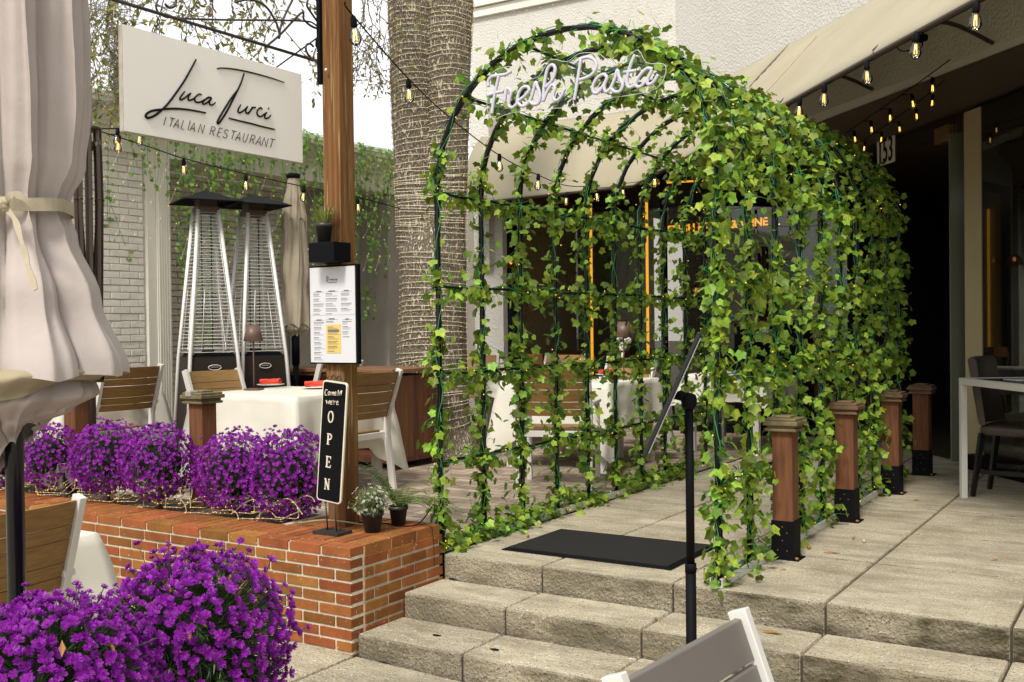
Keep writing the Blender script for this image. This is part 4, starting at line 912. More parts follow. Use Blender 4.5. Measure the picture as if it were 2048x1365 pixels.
for which, z0, z1, st in ((0, .22, 1.95, .052), (1, 1.93, 5.2, .056), (2, 1.93, 5.2, .056)):
    z = z0; pts = []; a = 0; k = 0
    while z < z1:
        dz = st * (1 + .45 * noise.noise(Vector((z * 2.1, which, 0))))
        if 2.15 < z < 2.7: dz *= .52
        a += 2 * math.pi / 26; z += dz / 26; k += 1
        p = wrap_pt(which, a, z + .022 * math.sin(a + z * 2.3) + .028 * noise.noise(Vector((a * .45, z * .6, 2 + which)))); pts.append(p)
        if k % 2 == 0: tb.bead(p + (p - trunk_c(0 if which < 2 else 1, max(z, 0))[0]).normalized() * .004 * 1, .0044)
    tl.tube(pts, .0030, 4, cap=False)
tlo = part(tl, 'rope_light', M['treerope'], tr); part(tb, 'rope_light_diodes', M['beadpale'], tlo)['kind'] = 'stuff'
# hanging oak branches: the crown is above the frame, its outer twigs droop into it
tw, lf = MB(), MB()
def oleaf(p, d, s):
    n_ = Vector((rnd.gauss(0, 1), rnd.gauss(0, 1), rnd.gauss(0, 1))).normalized(); sd = d.cross(n_).normalized() * s * .20; b = p; t = p + d * s
    lf.add([b, p + d * s * .35 + sd, p + d * s * .75 + sd * .8, t, p + d * s * .75 - sd * .8, p + d * s * .35 - sd], [(0, 1, 2, 3, 4, 5)])
def twig(p, d, L, r, lv, leafp=1.0, ls=.055):
    p = Vector(p); d = Vector(d).normalized(); pts = [p]; n = 7
    for i in range(n):
        d = (d + Vector((rnd.gauss(0, .20), rnd.gauss(0, .20), rnd.gauss(-.07, .16)))).normalized(); p = p + d * L / n; pts.append(p)
        if lv > 0 and i > 0 and rnd.random() < .85: twig(p, d + Vector((rnd.gauss(0, .8), rnd.gauss(0, .8), rnd.gauss(-.1, .6))), L * rnd.uniform(.35, .6), r * .6, lv - 1, leafp, ls)
        if lv <= 1:
            for q in range(2):
                if rnd.random() < leafp: oleaf(p, (d + Vector((rnd.gauss(0, .8), rnd.gauss(0, .8), rnd.gauss(-.2, .7)))).normalized(), ls * rnd.uniform(.6, 1.2))
    tw.tube(pts, [r * (1 - .6 * i / n) for i in range(n + 1)], 4, cap=False)
DT = 8.6
for (x, y, dx, dy, L) in ((170, -120, .15, 1, 1.0), (250, -130, -.1, 1, 1.1), (215, -40, .0, 1, .8), (330, -120, .2, 1, .85), (400, -150, .1, 1, 1.0), (470, -140, .25, 1, 1.0), (540, -160, .1, 1, .9), (130, -60, .3, 1, .9), (200, 70, .25, 1, .55), (360, -100, -.2, 1, .8), (440, -120, -.2, 1, .85), (290, -140, .1, 1, .9), (235, 40, -.1, 1, .6)):
    p = dep(x, y, DT + rnd.uniform(-.5, .5)); d = rt * dx - up * dy + fw * rnd.uniform(-.2, .2); twig(p, d, L, .008, 2, .34, .055)
for (x, y, dx, dy, L) in ((700, -130, .1, 1, .9), (745, -140, .05, 1, 1.0), (775, -60, -.1, 1, .9), (720, -60, .35, 1, .8), (790, -100, -.2, 1, 1.1), (735, 0, .1, 1, .75), (760, 60, -.05, 1, .55)):
    p = dep(x, y, 9.4 + rnd.uniform(-.5, .5)); d = rt * dx - up * dy + fw * rnd.uniform(-.2, .2); twig(p, d, L, .007, 2, .24, .042)
# limbs that carry them back to the trunk, out of frame above
for (x, y) in ((170, -120), (400, -150), (540, -160), (745, -140), (290, -140)):
    a = Vector((-6.1, 8.0, 5.6)); b = dep(x, y, 8.8); c = a.lerp(b, .5) + Vector((0, 0, 1.9)); tw.tube(spline([a, c, b], 8), [.08 - .07 * i / 16 for i in range(17)], 6)
cr_ = part(tw, 'branches', M['twig'], tr); part(lf, 'leaves', M['oakleaf'], cr_)
for (xx, yy, D, sx, sy, n, lab) in ((240, 125, 8.3, .038, .22, 420, 'clump of grey brown spanish moss hanging beside the white sign edge'), (222, 18, 8.4, .10, .16, 260, 'upper wisp of spanish moss at the top left of the sky')):
    mo = MB(); c = dep(xx, yy, D)
    for i in range(n):
        p = c + rt * rnd.gauss(0, sx) + up * rnd.gauss(0, sy) * .8 + fw * rnd.gauss(0, .06); d = Vector((rnd.gauss(0, .7), rnd.gauss(0, .7), -1)).normalized(); pts = [p]
        for k in range(5): d = (d + Vector((rnd.gauss(0, .55), rnd.gauss(0, .55), rnd.gauss(-.1, .4)))).normalized(); p = p + d * .026; pts.append(p)
        mo.tube(pts, .0026, 3, cap=False)
    tag(mo.build('spanish_moss', M['moss'], None), lab, 'moss')

# ================================================================ purple flowering bushes
def flower(P_, S_, p, n, s, detail):
    a0 = n.orthogonal().normalized(); b0 = n.cross(a0); np_ = 6 if detail else 5; s *= rnd.uniform(.85, 1.1); o = rnd.uniform(0, 6.28)
    for k in range(np_):
        a = o + 2 * math.pi * k / np_; d = a0 * math.cos(a) + b0 * math.sin(a); t = a0 * -math.sin(a) + b0 * math.cos(a); e = s * rnd.uniform(.85, 1.1)
        q0 = p - n * s * .25; P_.add([q0, q0 + d * e * .45 + t * e * .30 + n * e * .10, q0 + d * e * .85 + t * e * .28 + n * e * .34, q0 + d * e * 1.0 + n * e * .42, q0 + d * e * .85 - t * e * .28 + n * e * .34, q0 + d * e * .45 - t * e * .30 + n * e * .10], [(0, 1, 2, 3, 4, 5)])
    for k in range(26 if detail else 7):
        a = rnd.uniform(0, 6.28); r_ = rnd.random() ** .6; d = a0 * math.cos(a) + b0 * math.sin(a); t = a0 * -math.sin(a) + b0 * math.cos(a); w_ = s * (.07 if detail else .16)
        b_ = p + d * s * .08; e = p + d * s * r_ * .85 + n * s * (.30 + .45 * (1 - r_)); S_.add([b_ - t * w_ * .4, b_ + t * w_ * .4, e + t * w_, e + n * s * .08, e - t * w_], [(0, 1, 2, 3, 4)])
def bush(t, c, r, nf, fs, detail, squash=1.0, seed=1):
    global rnd
    rs = rnd; rnd = random.Random(seed); c = Vector(c); P_, S_, B_, K_, ST = MB(), MB(), MB(), MB(), MB(); gr = math.pi * (3 - 5 ** .5)
    rows = []
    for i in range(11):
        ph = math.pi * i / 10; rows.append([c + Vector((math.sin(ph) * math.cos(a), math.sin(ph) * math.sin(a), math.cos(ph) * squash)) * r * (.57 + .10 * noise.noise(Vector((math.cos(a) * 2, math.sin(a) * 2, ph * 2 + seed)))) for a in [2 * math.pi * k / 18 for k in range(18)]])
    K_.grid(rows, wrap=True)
    for i in range(nf):
        z = 1 - 2 * (i + .5) / nf; z = max(-1, min(1, z + rnd.uniform(-.03, .03))); q = math.sqrt(1 - z * z); a = i * gr + rnd.uniform(-.12, .12); n = Vector((q * math.cos(a), q * math.sin(a), z))
        lump = 1 + .13 * noise.noise(n * 2.0 + Vector((seed, 0, 0))) + .07 * noise.noise(n * 5 + Vector((0, seed, 0)))
        bare = noise.noise(n * 3.1 + Vector((0, seed * 3, 0))) > (.36 if detail else .50)
        rad = r * lump * rnd.uniform(.86, 1.03) * (rnd.uniform(1.05, 1.20) if rnd.random() < .07 else 1); p = c + Vector((n.x, n.y, n.z * squash)) * rad
        nn = (n + Vector((rnd.gauss(0, .33), rnd.gauss(0, .33), rnd.gauss(.12, .33)))).normalized()
        if not bare or rnd.random() < .25:
            flower(P_, S_, p, nn, fs * rnd.uniform(.75, 1.12), detail)
            if detail: ST.tube([c + n * r * .6 * lump, c + n * rad * .8 + Vector((rnd.gauss(0, .01), rnd.gauss(0, .01), 0)), p - nn * fs * .2], .0013, 3, cap=False)
        elif rnd.random() < .8:
            m2 = 8 if detail else 6
            for k in range(m2):
                aa = 2 * math.pi * k / m2 + rnd.uniform(-.3, .3); u = nn.orthogonal().normalized(); v = nn.cross(u); blade(B_, p - n * r * .12, nn * rnd.uniform(.25, .8) + u * math.cos(aa) + v * math.sin(aa), fs * rnd.uniform(1.4, 2.3), fs * .16, .35, 3)
    for i in range(int(nf * 1.8)):
        n = Vector((rnd.gauss(0, 1), rnd.gauss(0, 1), rnd.gauss(0, 1))).normalized(); blade(B_, c + Vector((n.x, n.y, n.z * squash)) * r * rnd.uniform(.5, .82), n + Vector((rnd.gauss(0, .5), rnd.gauss(0, .5), rnd.gauss(.2, .5))), fs * rnd.uniform(1.3, 2.6), fs * .13, .4, 3)
    f = part(K_, 'shade_core', M['core'], t); part(B_, 'leaf_blades', M['blade'], f)  # solid near-black core: the bush's inner shade put into its colour
    if ST.v: part(ST, 'flower_stems', M['blade'], f)
    fl_ = part(P_, 'flowers', M['petal'], t); fl_['kind'] = 'stuff'; part(S_, 'stamens', M['petal2'], fl_)
    rnd = rs
def bushthing(label, px_, py_, D, rpx, nf, fs, detail, seed, squash=1.0, foot=None, grp='purple flowering bushes'):
    c = dep(px_, py_, D); r = rpx * D / F; z0 = foot if foot is not None else .14
    t = thing('flowering_bush', label, 'bush', (c.x, c.y, z0), 0, grp); bush(t, c, r, nf, fs, detail, squash, seed)
    m_ = MB(); m_.tube([(c.x, c.y, z0), (c.x + .01, c.y, c.z - r * .4)], .012, 6); part(m_, 'stem', M['twig'], t); return t, c, r
for lab, x, y, D, rp, nf, seed, sq in (('purple bush just left of the timber pole, behind the OPEN sign', 578, 948, 5.85, 84, 1000, 3, 1.05), ('purple bush between the weathered short post and the bush by the OPEN sign', 472, 944, 6.0, 82, 960, 4, 1.0),
        ('purple bush against the left side of the weathered short post', 318, 925, 6.25, 76, 900, 5, 1.0), ('purple bush to the right of the beige outlet box', 215, 915, 6.5, 74, 860, 6, .98),
        ('purple bush behind the outlet box and under the umbrella hem', 96, 912, 6.85, 66, 700, 7, 1.0), ('purple bush at the left edge of the photo behind the black umbrella pole', 12, 915, 7.1, 62, 600, 8, .95)):
    bushthing(lab, x, y, D, rp, nf, .0160, False, seed, sq)
def basket(t, c, zb, r):
    m_ = MB(); prof = [(r * .72, zb), (r * .95, c.z - r * .55 if c.z - r * .55 > zb + .1 else zb + .25)]
    zt2 = prof[1][1]
    m_.lathe([(0, zb), (r * .62, zb), (r * .80, zt2), (r * .84, zt2), (r * .84, zt2 + .02), (r * .76, zt2 + .02), (r * .74, zt2 - .03)], (c.x, c.y, 0), 28, cap=False)
    for k in range(16):
        z = zb + (zt2 - zb) * (k + .5) / 16; rr_ = r * (.62 + .18 * (k + .5) / 16) + .004; m_.tube([(c.x + math.cos(a) * (rr_ + .004 * math.sin(a * 20 + k * math.pi)), c.y + math.sin(a) * (rr_ + .004 * math.sin(a * 20 + k * math.pi)), z) for a in [i * 2 * math.pi / 80 for i in range(80)]], .006, 4, closed=True)
    part(m_, 'wicker_pot', M['wicker'], t)
for lab, x, y, D, rp, nf, fs, seed in (('large purple flowering bush in the foreground in front of the brick planter', 388, 1290, 2.75, 192, 1450, .0150, 21), ('large purple flowering bush at the bottom left corner', 92, 1405, 2.35, 214, 1650, .0150, 22)):
    t, c, r = bushthing(lab, x, y, D, rp, nf, fs, True, seed, 1.0, foot=gz(-2.1) + .0)
    basket(t, c, gz(-2.1) + .001, r)
    dl = MB()
    for k in range(7):
        a = rnd.uniform(0, 6.28); e = rnd.uniform(-.2, .9); n = Vector((math.cos(a) * math.cos(e), math.sin(a) * math.cos(e), math.sin(e))); p = c + n * r * .98; u = n.orthogonal().normalized(); v = n.cross(u); u = (u * math.cos(a * 3) + v * math.sin(a * 3)).normalized(); v = n.cross(u)
        dl.add([p - u * .022, p + v * .007 + n * .004, p + u * .018, p - v * .006 + n * .002], [(0, 1, 2, 3)])
    part(dl, 'dry_leaves', M['deadleaf'], t)
# two small potted plants on the planter corner
wp = thing('potted_shrub', 'small white flowered shrub in a black pot beside the timber pole', 'potted plant', (0, 0, 0)); c = onz(745, 1063, .163); wp.location = c
pot(wp, c, .058, .105); m_, f_ = MB(), MB()
for i in range(380):
    n = Vector((rnd.gauss(0, .8), rnd.gauss(0, .8), abs(rnd.gauss(1.0, .5)) + .15)).normalized(); b = c + Vector((0, 0, .095)); L = rnd.uniform(.06, .15); pts = [b + n * L * .2, b + n * L * .7 + Vector((0, 0, .01)), b + n * L]; m_.tube(pts, .001, 3, cap=False)
    for k in range(7): blade(m_, b + n * L * rnd.uniform(.45, 1), n + Vector((rnd.gauss(0, .8), rnd.gauss(0, .8), rnd.gauss(0, .8))), rnd.uniform(.012, .022), .0022, .3, 2)
    if i % 3 == 0:
        q = b + n * L * 1.03
        for k in range(5): a = k * 1.257; u = n.orthogonal().normalized(); v = n.cross(u); d = u * math.cos(a) + v * math.sin(a); e = u * math.cos(a + .5) + v * math.sin(a + .5); f_.add([q, q + d * .006, q + (d + e) * .005 + n * .002, q + e * .006], [(0, 1, 2, 3)])
part(m_, 'leaves', M['palegreen'], wp); part(f_, 'white_flowers', M['flowerwhite'], wp)
fe = thing('potted_fern', 'small green fern in a black pot behind the white flowered shrub', 'potted plant', (0, 0, 0)); c = onz(797, 1049, .163); fe.location = c
pot(fe, c, .052, .10); m_ = MB()
for i in range(26):
    a = rnd.uniform(0, 6.28); d = Vector((math.cos(a) + .2, math.sin(a) + .5, rnd.uniform(.7, 1.7))).normalized(); p = c + Vector((0, 0, .09)); L = rnd.uniform(.22, .42); n = 24; pts = [p]
    for k in range(n):
        d = (d + Vector((0, 0, -.06))).normalized(); p = p + d * L / n; pts.append(p); s_ = d.cross(Vector((0, 0, 1))); s_ = s_.normalized() if s_.length > .1 else Vector((1, 0, 0)); w_ = .034 * math.sin(math.pi * min(1, (k + 3) / (n + 3))) + .002
        for sg_ in (-1, 1): e = p + s_ * sg_ * w_ + d * .006 - Vector((0, 0, .003)); m_.add([p - d * .0035, e - d * .0015, e + d * .0015, p + d * .0035], [(0, 1, 2, 3)])
    m_.tube(pts, .0009, 3, cap=False)
part(m_, 'fronds', M['fern'], fe)
# rope light heaped along the coping
rl = thing('rope_light', 'clear rope light with warm diodes looped along the brick planter edge', 'rope light', (-5, 4.1, .16)); m_, d_b = MB(), MB(); rs2 = random.Random(9)
for s_ in range(5):
    pts = []; n = 300; ph = s_ * 1.3
    for i in range(n):
        u = i / n; x = -3.95 - u * 3.2; loop = u * (44 + 7 * s_) + ph + 2.5 * noise.noise(Vector((u * 6, s_ * 5.1, 7))); lr = .050 + .055 * noise.noise(Vector((u * 9, s_ * 3.3, 0)))
        pts.append((x + math.cos(loop) * lr * 1.25, 4.07 + s_ * .022 + math.sin(loop * 1.0) * lr * .55 + .02 * noise.noise(Vector((u * 20, s_, 1))), .172 + max(0, math.sin(loop + .8)) * lr * 1.7 + .01 * s_))
    m_.tube(pts, .0030, 5, cap=False)
    for i in range(0, n, 4):
        p = Vector(pts[i]); d_b.bead(p + Vector((0, -.0035, .002)), .0030)
a = Vector((-3.95, 4.1, .175)); m_.tube(spline([a, (-3.80, 4.13, .20), (-3.66, 4.15, .20), (-3.60, 4.2, .185), (-3.58, 4.3, .175)]), .0042, 5)
part(m_, 'clear_tube', M['rope'], rl); part(d_b, 'diodes', M['bead'], rl)['kind'] = 'stuff'
wc = MB(); wc.tube(spline([(-3.70, 4.30, .17), (-3.55, 4.36, .166), (-3.46, 4.33, .168), (-3.38, 4.40, .172), (-3.36, 4.50, .25)]), .0035, 5); wc.tube(spline([(-3.40, 4.40, .168), (-3.315, 4.42, .165), (-3.302, 4.43, .10), (-3.303, 4.44, -.05)]), .0015, 4)
tag(wc.build('power_cable', M['black'], None), 'thin black cable trailing over the brick corner past the small pots', 'cable')
# ================================================================ closed umbrellas
def umbrella_cloth(t, c, zs, mat_, lobes, seed, prof, hem=.10, n=160, tilt=0):
    """prof: list of (z, radius, fold depth); folds sharpen near the tie"""
    rn = random.Random(seed); ph = [rn.uniform(-.25, .25) for _ in range(lobes)]; rows = []
    zmin = prof[-1][0]; zmax = prof[0][0]; K_ = 46
    def pr(z):
        for i in range(len(prof) - 1):
            if prof[i][0] >= z >= prof[i + 1][0]:
                u = (prof[i][0] - z) / (prof[i][0] - prof[i + 1][0] + 1e-9); u = u * u * (3 - 2 * u); return [prof[i][j] * (1 - u) + prof[i + 1][j] * u for j in (1, 2)]
        return prof[-1][1:]
    for i in range(K_ + 1):
        u = i / K_; row = []
        for k in range(n):
            a = 2 * math.pi * k / n; L = a * lobes / (2 * math.pi); l0 = int(L) % lobes; fr_ = L - int(L)
            drop = hem * (.5 + .5 * math.cos(2 * math.pi * (fr_ - .5))) * (.6 + .8 * abs(ph[l0]) * 3) * u ** 6
            z = zmax + (zmin - zmax) * u - drop; r, fd = pr(max(zmin, min(zmax, z)))
            tw = .07 * math.sin(u * 2.6 + seed) + ph[l0] * .35 * u; f = abs(math.sin(math.pi * (fr_ + tw * .3))) ** .48
            w2 = .35 * math.sin(a * lobes * 2 + u * 5 + seed) - .9 * abs(math.sin(a * lobes * .5 * 2.6 + u * 2 + seed)) ** .6 + .4 * noise.noise(Vector((a * 6, u * 3, seed)))
            rad = r * (1 - fd + fd * f + fd * .16 * w2 + .05 * noise.noise(Vector((math.cos(a) * 2, math.sin(a) * 2, z * 5 + seed))))
            tt = a + tw + .28 * fd * math.sin(2 * math.pi * fr_) 
            z += tilt * u * u * (math.cos(tt) * rt.x + math.sin(tt) * rt.y); row.append(Vector((c[0] + math.cos(tt) * rad, c[1] + math.sin(tt) * rad, z)))
        rows.append(row)
    m_ = MB(); m_.grid(rows, wrap=True); o = part(m_, 'canopy', mat_, t); return o, rows
UC = dep(27, 800, 2.76); UC.z = gz(UC.x)
u1_ = thing('closed_umbrella', 'large closed beige pink umbrella tied with a strap at the left foreground', 'umbrella', UC)
m_ = MB(); m_.tube([UC, (UC.x, UC.y, 2.6)], .0235, 16); pol = part(m_, 'pole', M['blackgloss'], u1_)
m_ = MB(); m_.lathe([(0, 0), (.26, 0), (.26, .03), (.06, .05), (.035, .25), (.03, .25)], UC, 28, cap=False); part(m_, 'base', M['black'], u1_)
k_ = F / 2.76 / 1.0
Z = lambda py: dep(27, py, 2.76).z
umbrella_cloth(u1_, UC, 0, M['umb'], 9, 5, [(Z(-260), .06, .2), (Z(-60), .20, .42), (Z(200), .205, .45), (Z(330), .185, .42), (Z(400), .145, .30), (Z(425), .142, .30), (Z(470), .165, .42), (Z(600), .230, .28), (Z(748), .300, .17)], hem=.012, n=240)
o2, _ = umbrella_cloth(u1_, UC, 0, M['umbin'], 8, 2, [(Z(700), .20, .08), (Z(756), .278, .08), (Z(806), .235, .12)], hem=.01, n=180, tilt=.07); o2.name = 'lining'
o3, _ = umbrella_cloth(u1_, UC, 0, M['umb'], 8, 9, [(Z(730), .19, .18), (Z(800), .222, .22), (Z(850), .15, .35), (Z(892), .07, .4)], hem=.02, n=180, tilt=.07); o3.name = 'inner_fold'
st_ = MB(); ring = []
for i in range(60):
    a = 2 * math.pi * i / 60; rr_ = .150 + .006 * math.sin(a * 7); ring.append((UC.x + math.cos(a) * rr_, UC.y + math.sin(a) * rr_, Z(418) + .004 * math.sin(a * 3)))
vs = [Vector(p) + Vector((0, 0, d)) for d in (-.017, .017) for p in ring]; st_.add(vs, [(i, (i + 1) % 60, 60 + (i + 1) % 60, 60 + i) for i in range(60)], False)
kx = dep(12, 412, 2.60)
def ribbon(pts, w_):
    pts = spline(pts, 6); vs = []
    for i, p in enumerate(pts):
        t = (pts[min(i + 1, len(pts) - 1)] - pts[max(i - 1, 0)]).normalized(); s_ = t.cross(fw).normalized() * w_ * (1 + .25 * math.sin(i)); vs += [p - s_, p + s_]
    st_.add(vs, [(2 * i, 2 * i + 1, 2 * i + 3, 2 * i + 2) for i in range(len(pts) - 1)], False)
ribbon([dep(10, 412, 2.585), dep(18, 395, 2.57), dep(30, 388, 2.57), dep(52, 400, 2.575), dep(78, 418, 2.59)], .0075)
ribbon([dep(10, 415, 2.585), dep(30, 440, 2.565), dep(45, 490, 2.535), dep(58, 540, 2.51), dep(72, 580, 2.485)], .0070)
for k in range(3): st_.tube([kx + rt * .012 * math.cos(a + k) + up * .013 * math.sin(a) - fw * (.02 + .006 * math.cos(a * 2)) for a in [i * .7 for i in range(9)]], .007, 6)
part(st_, 'tie_strap', M['strap'], u1_, solid=.0025)

p = dep(590, 600, 9.3); C3 = Vector((p.x, p.y, 0))
u3 = thing('closed_umbrella', 'closed beige umbrella with a black finial behind the patio heaters', 'umbrella', C3)
Z3 = lambda py: dep(590, py, 9.3).z
m_ = MB(); m_.tube([C3, (C3.x, C3.y, Z3(655))], .026, 12); m_.tube([(C3.x, C3.y, Z3(730)), (C3.x, C3.y, Z3(660))], .036, 12); part(m_, 'pole', M['black'], u3)
m_ = MB(); m_.lathe([(.05, 0), (.062, .01), (.06, .035), (.045, .045), (0, .05)], (C3.x, C3.y, Z3(358)), 16); part(m_, 'finial', M['black'], u3)
o, _ = umbrella_cloth(u3, C3, 0, M['umb3'], 6, 14, [(Z3(440), .105, .3), (Z3(480), .115, .35), (Z3(545), .135, .3), (Z3(579), .115, .12), (Z3(583), .115, .12), (Z3(620), .135, .34), (Z3(648), .140, .4)], hem=.04)
o, _ = umbrella_cloth(u3, C3, 0, M['umb3'], 6, 15, [(Z3(354), .045, .1), (Z3(372), .06, .15), (Z3(410), .095, .3), (Z3(438), .120, .35)], hem=.10); o.name = 'vent_flap'
o, _ = umbrella_cloth(u3, C3, 0, M['umb3'], 7, 16, [(Z3(640), .11, .5), (Z3(658), .125, .5), (Z3(670), .06, .5)], hem=.02); o.name = 'inner_fold'

p = dep(176, 300, 7.0); C2 = Vector((p.x, p.y, 0)); Z2 = lambda py: dep(176, py, 7.0).z
u2_ = thing('umbrella_frame', 'folded bare bronze umbrella frame without canvas beside the beige pink umbrella', 'umbrella', C2)
m_ = MB(); m_.tube([C2, (C2.x, C2.y, Z2(270))], .024, 10); part(m_, 'pole', M['bronze'], u2_)
m_ = MB(); m_.lathe([(.03, 0), (.085, .0), (.09, .02), (.03, .04)], (C2.x, C2.y, Z2(262)), 12); m_.lathe([(.03, 0), (.06, .0), (.06, .05), (.03, .05)], (C2.x, C2.y, Z2(300)), 12); part(m_, 'hub', M['bronze'], u2_)
for k in range(8):
    a = k * math.pi / 4 + .3; m_ = MB(); d = Vector((math.cos(a), math.sin(a), 0)); s0 = C2 + d * .075 + Vector((0, 0, Z2(262))); s1 = C2 + d * .082 + Vector((0, 0, Z2(400))); s2_ = C2 + d * .062 + Vector((0, 0, Z2(700)))
    m_.tube([s0, s1, s2_], .0150, 4, smooth=False); part(m_, 'rib', M['bronze'], u2_); m_ = MB(); m_.tube([s1, C2 + d * .035 + Vector((0, 0, Z2(560)))], .008, 4, smooth=False); m_.bead(s1, .022); part(m_, 'strut', M['bronze'], u2_)

# ================================================================ patio heaters
def heater(label, px_, D, rz, tilt=0):
    p = dep(px_, 700, D); c = Vector((p.x, p.y, 0)); t = thing('patio_heater', label, 'patio heater', c, rz, 'pyramid patio heaters')
    hb, zb, zt2, zc = .235, .99, 2.21, 2.35; wb, wt = .188, .078
    hx = lambda w_: [(-w_, -w_), (w_, -w_), (w_, w_), (-w_, w_)]
    m_ = MB(); m_.hexa([(x, y, .03) for x, y in hx(hb)], [(x, y, zb) for x, y in hx(wb)]); b_ = part(m_, 'base_cabinet', mat('heater_brown', (.022, .015, .011), .5, spec=.2), t, world=False)
    m_ = MB(); m_.bb((-.10, -.238, .28), (.10, -.228, .29))
    for i in range(6):
        for j in range(7): m_.bb((hb - .012, -.08 + i * .03, .30 + j * .035), (hb - .004, -.065 + i * .03, .307 + j * .035))
    part(m_, 'vent_slots', M['black'], b_, world=False)
    wz = lambda z: wb + (wt - wb) * (z - zb) / (zt2 - zb)
    for sx in (-1, 1):
        for sy in (-1, 1):
            m_ = MB(); w0 = wb + .012 + (hb - wb) * .0; m_.tube([(sx * (hb + .012), sy * (hb + .012), .03), (sx * (wb + .008), sy * (wb + .008), zb), (sx * (wt + .006), sy * (wt + .006), zt2)], .0165, 8); part(m_, 'corner_post', M['alu'], t, world=False)
    for q in range(4):
        m_ = MB(); A = Matrix.Rotation(q * math.pi / 2, 3, 'Z'); n = 40
        for i in range(n):
            z = zb + .04 + (zt2 - zb - .06) * i / (n - 1); w_ = wz(z) - .006; y = -(wz(z)) - .002
            m_.tube([A @ Vector((-w_, y, z)), A @ Vector((w_ * .0, y, z + .004 * math.sin(i * 7))), A @ Vector((w_, y, z))], .0030, 4, cap=False)
        z0_, z1_ = zb + .06, zb + .56; y0_, y1_ = -wz(z0_) - .006, -wz(z1_) - .006
        m_.tube([A @ Vector(v) for v in ((-.10, y0_, z0_), (.10, y0_, z0_), (.055, y1_, z1_), (-.055, y1_, z1_))], .0030, 5, closed=True)
        for sx in (-1, 1): m_.tube([A @ Vector((sx * (wb - .02), -wz(zb) - .003, zb + .02)), A @ Vector((sx * (wt - .015), -wz(zt2) - .003, zt2))], .0030, 4)
        part(m_, 'wire_guard', M['steel'], t, world=False)
    m_ = MB(); m_.hexa([(x, y, zb) for x, y in hx(wb - .01)], [(x, y, zb + .03) for x, y in hx(wb - .03)]); m_.lathe([(.05, zb + .03), (.05, zb + .06)], (0, 0, 0), 16); part(m_, 'burner_tray', M['black'], t, world=False)
    m_ = MB(); m_.lathe([(.045, zb + .06), (.045, zt2)], (0, 0, 0), 20, cap=False); part(m_, 'glass_tube', M['acrylic'], t, world=False)
    m_ = MB(); m_.hexa([(x, y, zt2 - .02) for x, y in hx(wt + .01)], [(x, y, zt2 + .03) for x, y in hx(wt + .01)]); m_.hexa([(x, y, zt2 + .03) for x, y in hx(.07)], [(x, y, zc - .045) for x, y in hx(.075)]); part(m_, 'collar', mat('burnt_steel', (.075, .05, .035), .5, metallic=.4), t, world=False)
    m_ = MB(); rw = .248; m_.hexa([(x, y, zc - .075) for x, y in hx(rw)], [(x, y, zc - .068) for x, y in hx(rw)]); m_.v = m_.v[:0]; m_.f = []; m_.sm = []
    m_.add([(x, y, zc - .07) for x, y in hx(rw)] + [(0, 0, zc + .035)] + [(x, y, zc - .078) for x, y in hx(rw)] + [(0, 0, zc + .026)], [(0, 1, 4), (1, 2, 4), (2, 3, 4), (3, 0, 4), (6, 5, 9), (7, 6, 9), (8, 7, 9), (5, 8, 9), (0, 5, 6, 1), (1, 6, 7, 2), (2, 7, 8, 3), (3, 8, 5, 0)])
    r_ = part(m_, 'reflector_hood', M['black'], t, world=False); r_.rotation_euler = (0, 0, 0)
    m_ = MB(); y = -(wb + .018)
    el = [(math.cos(a) * .052, y, zb - .085 + math.sin(a) * .021) for a in [i * math.pi / 12 for i in range(24)]]; m_.tube(el, .0035, 4, closed=True); m_.tube([(-.03 + i * .006, y, zb - .085 + .006 * (i % 2)) for i in range(11)], .0018, 4); part(m_, 'badge', M['steel'], b_, world=False)
    return t
heater('left pyramid patio heater with a black square hood', 416, 8.8, R(32 + 45 - 14))
heater('right pyramid patio heater next to the beige umbrella', 511, 9.1, R(32 + 45 - 8))

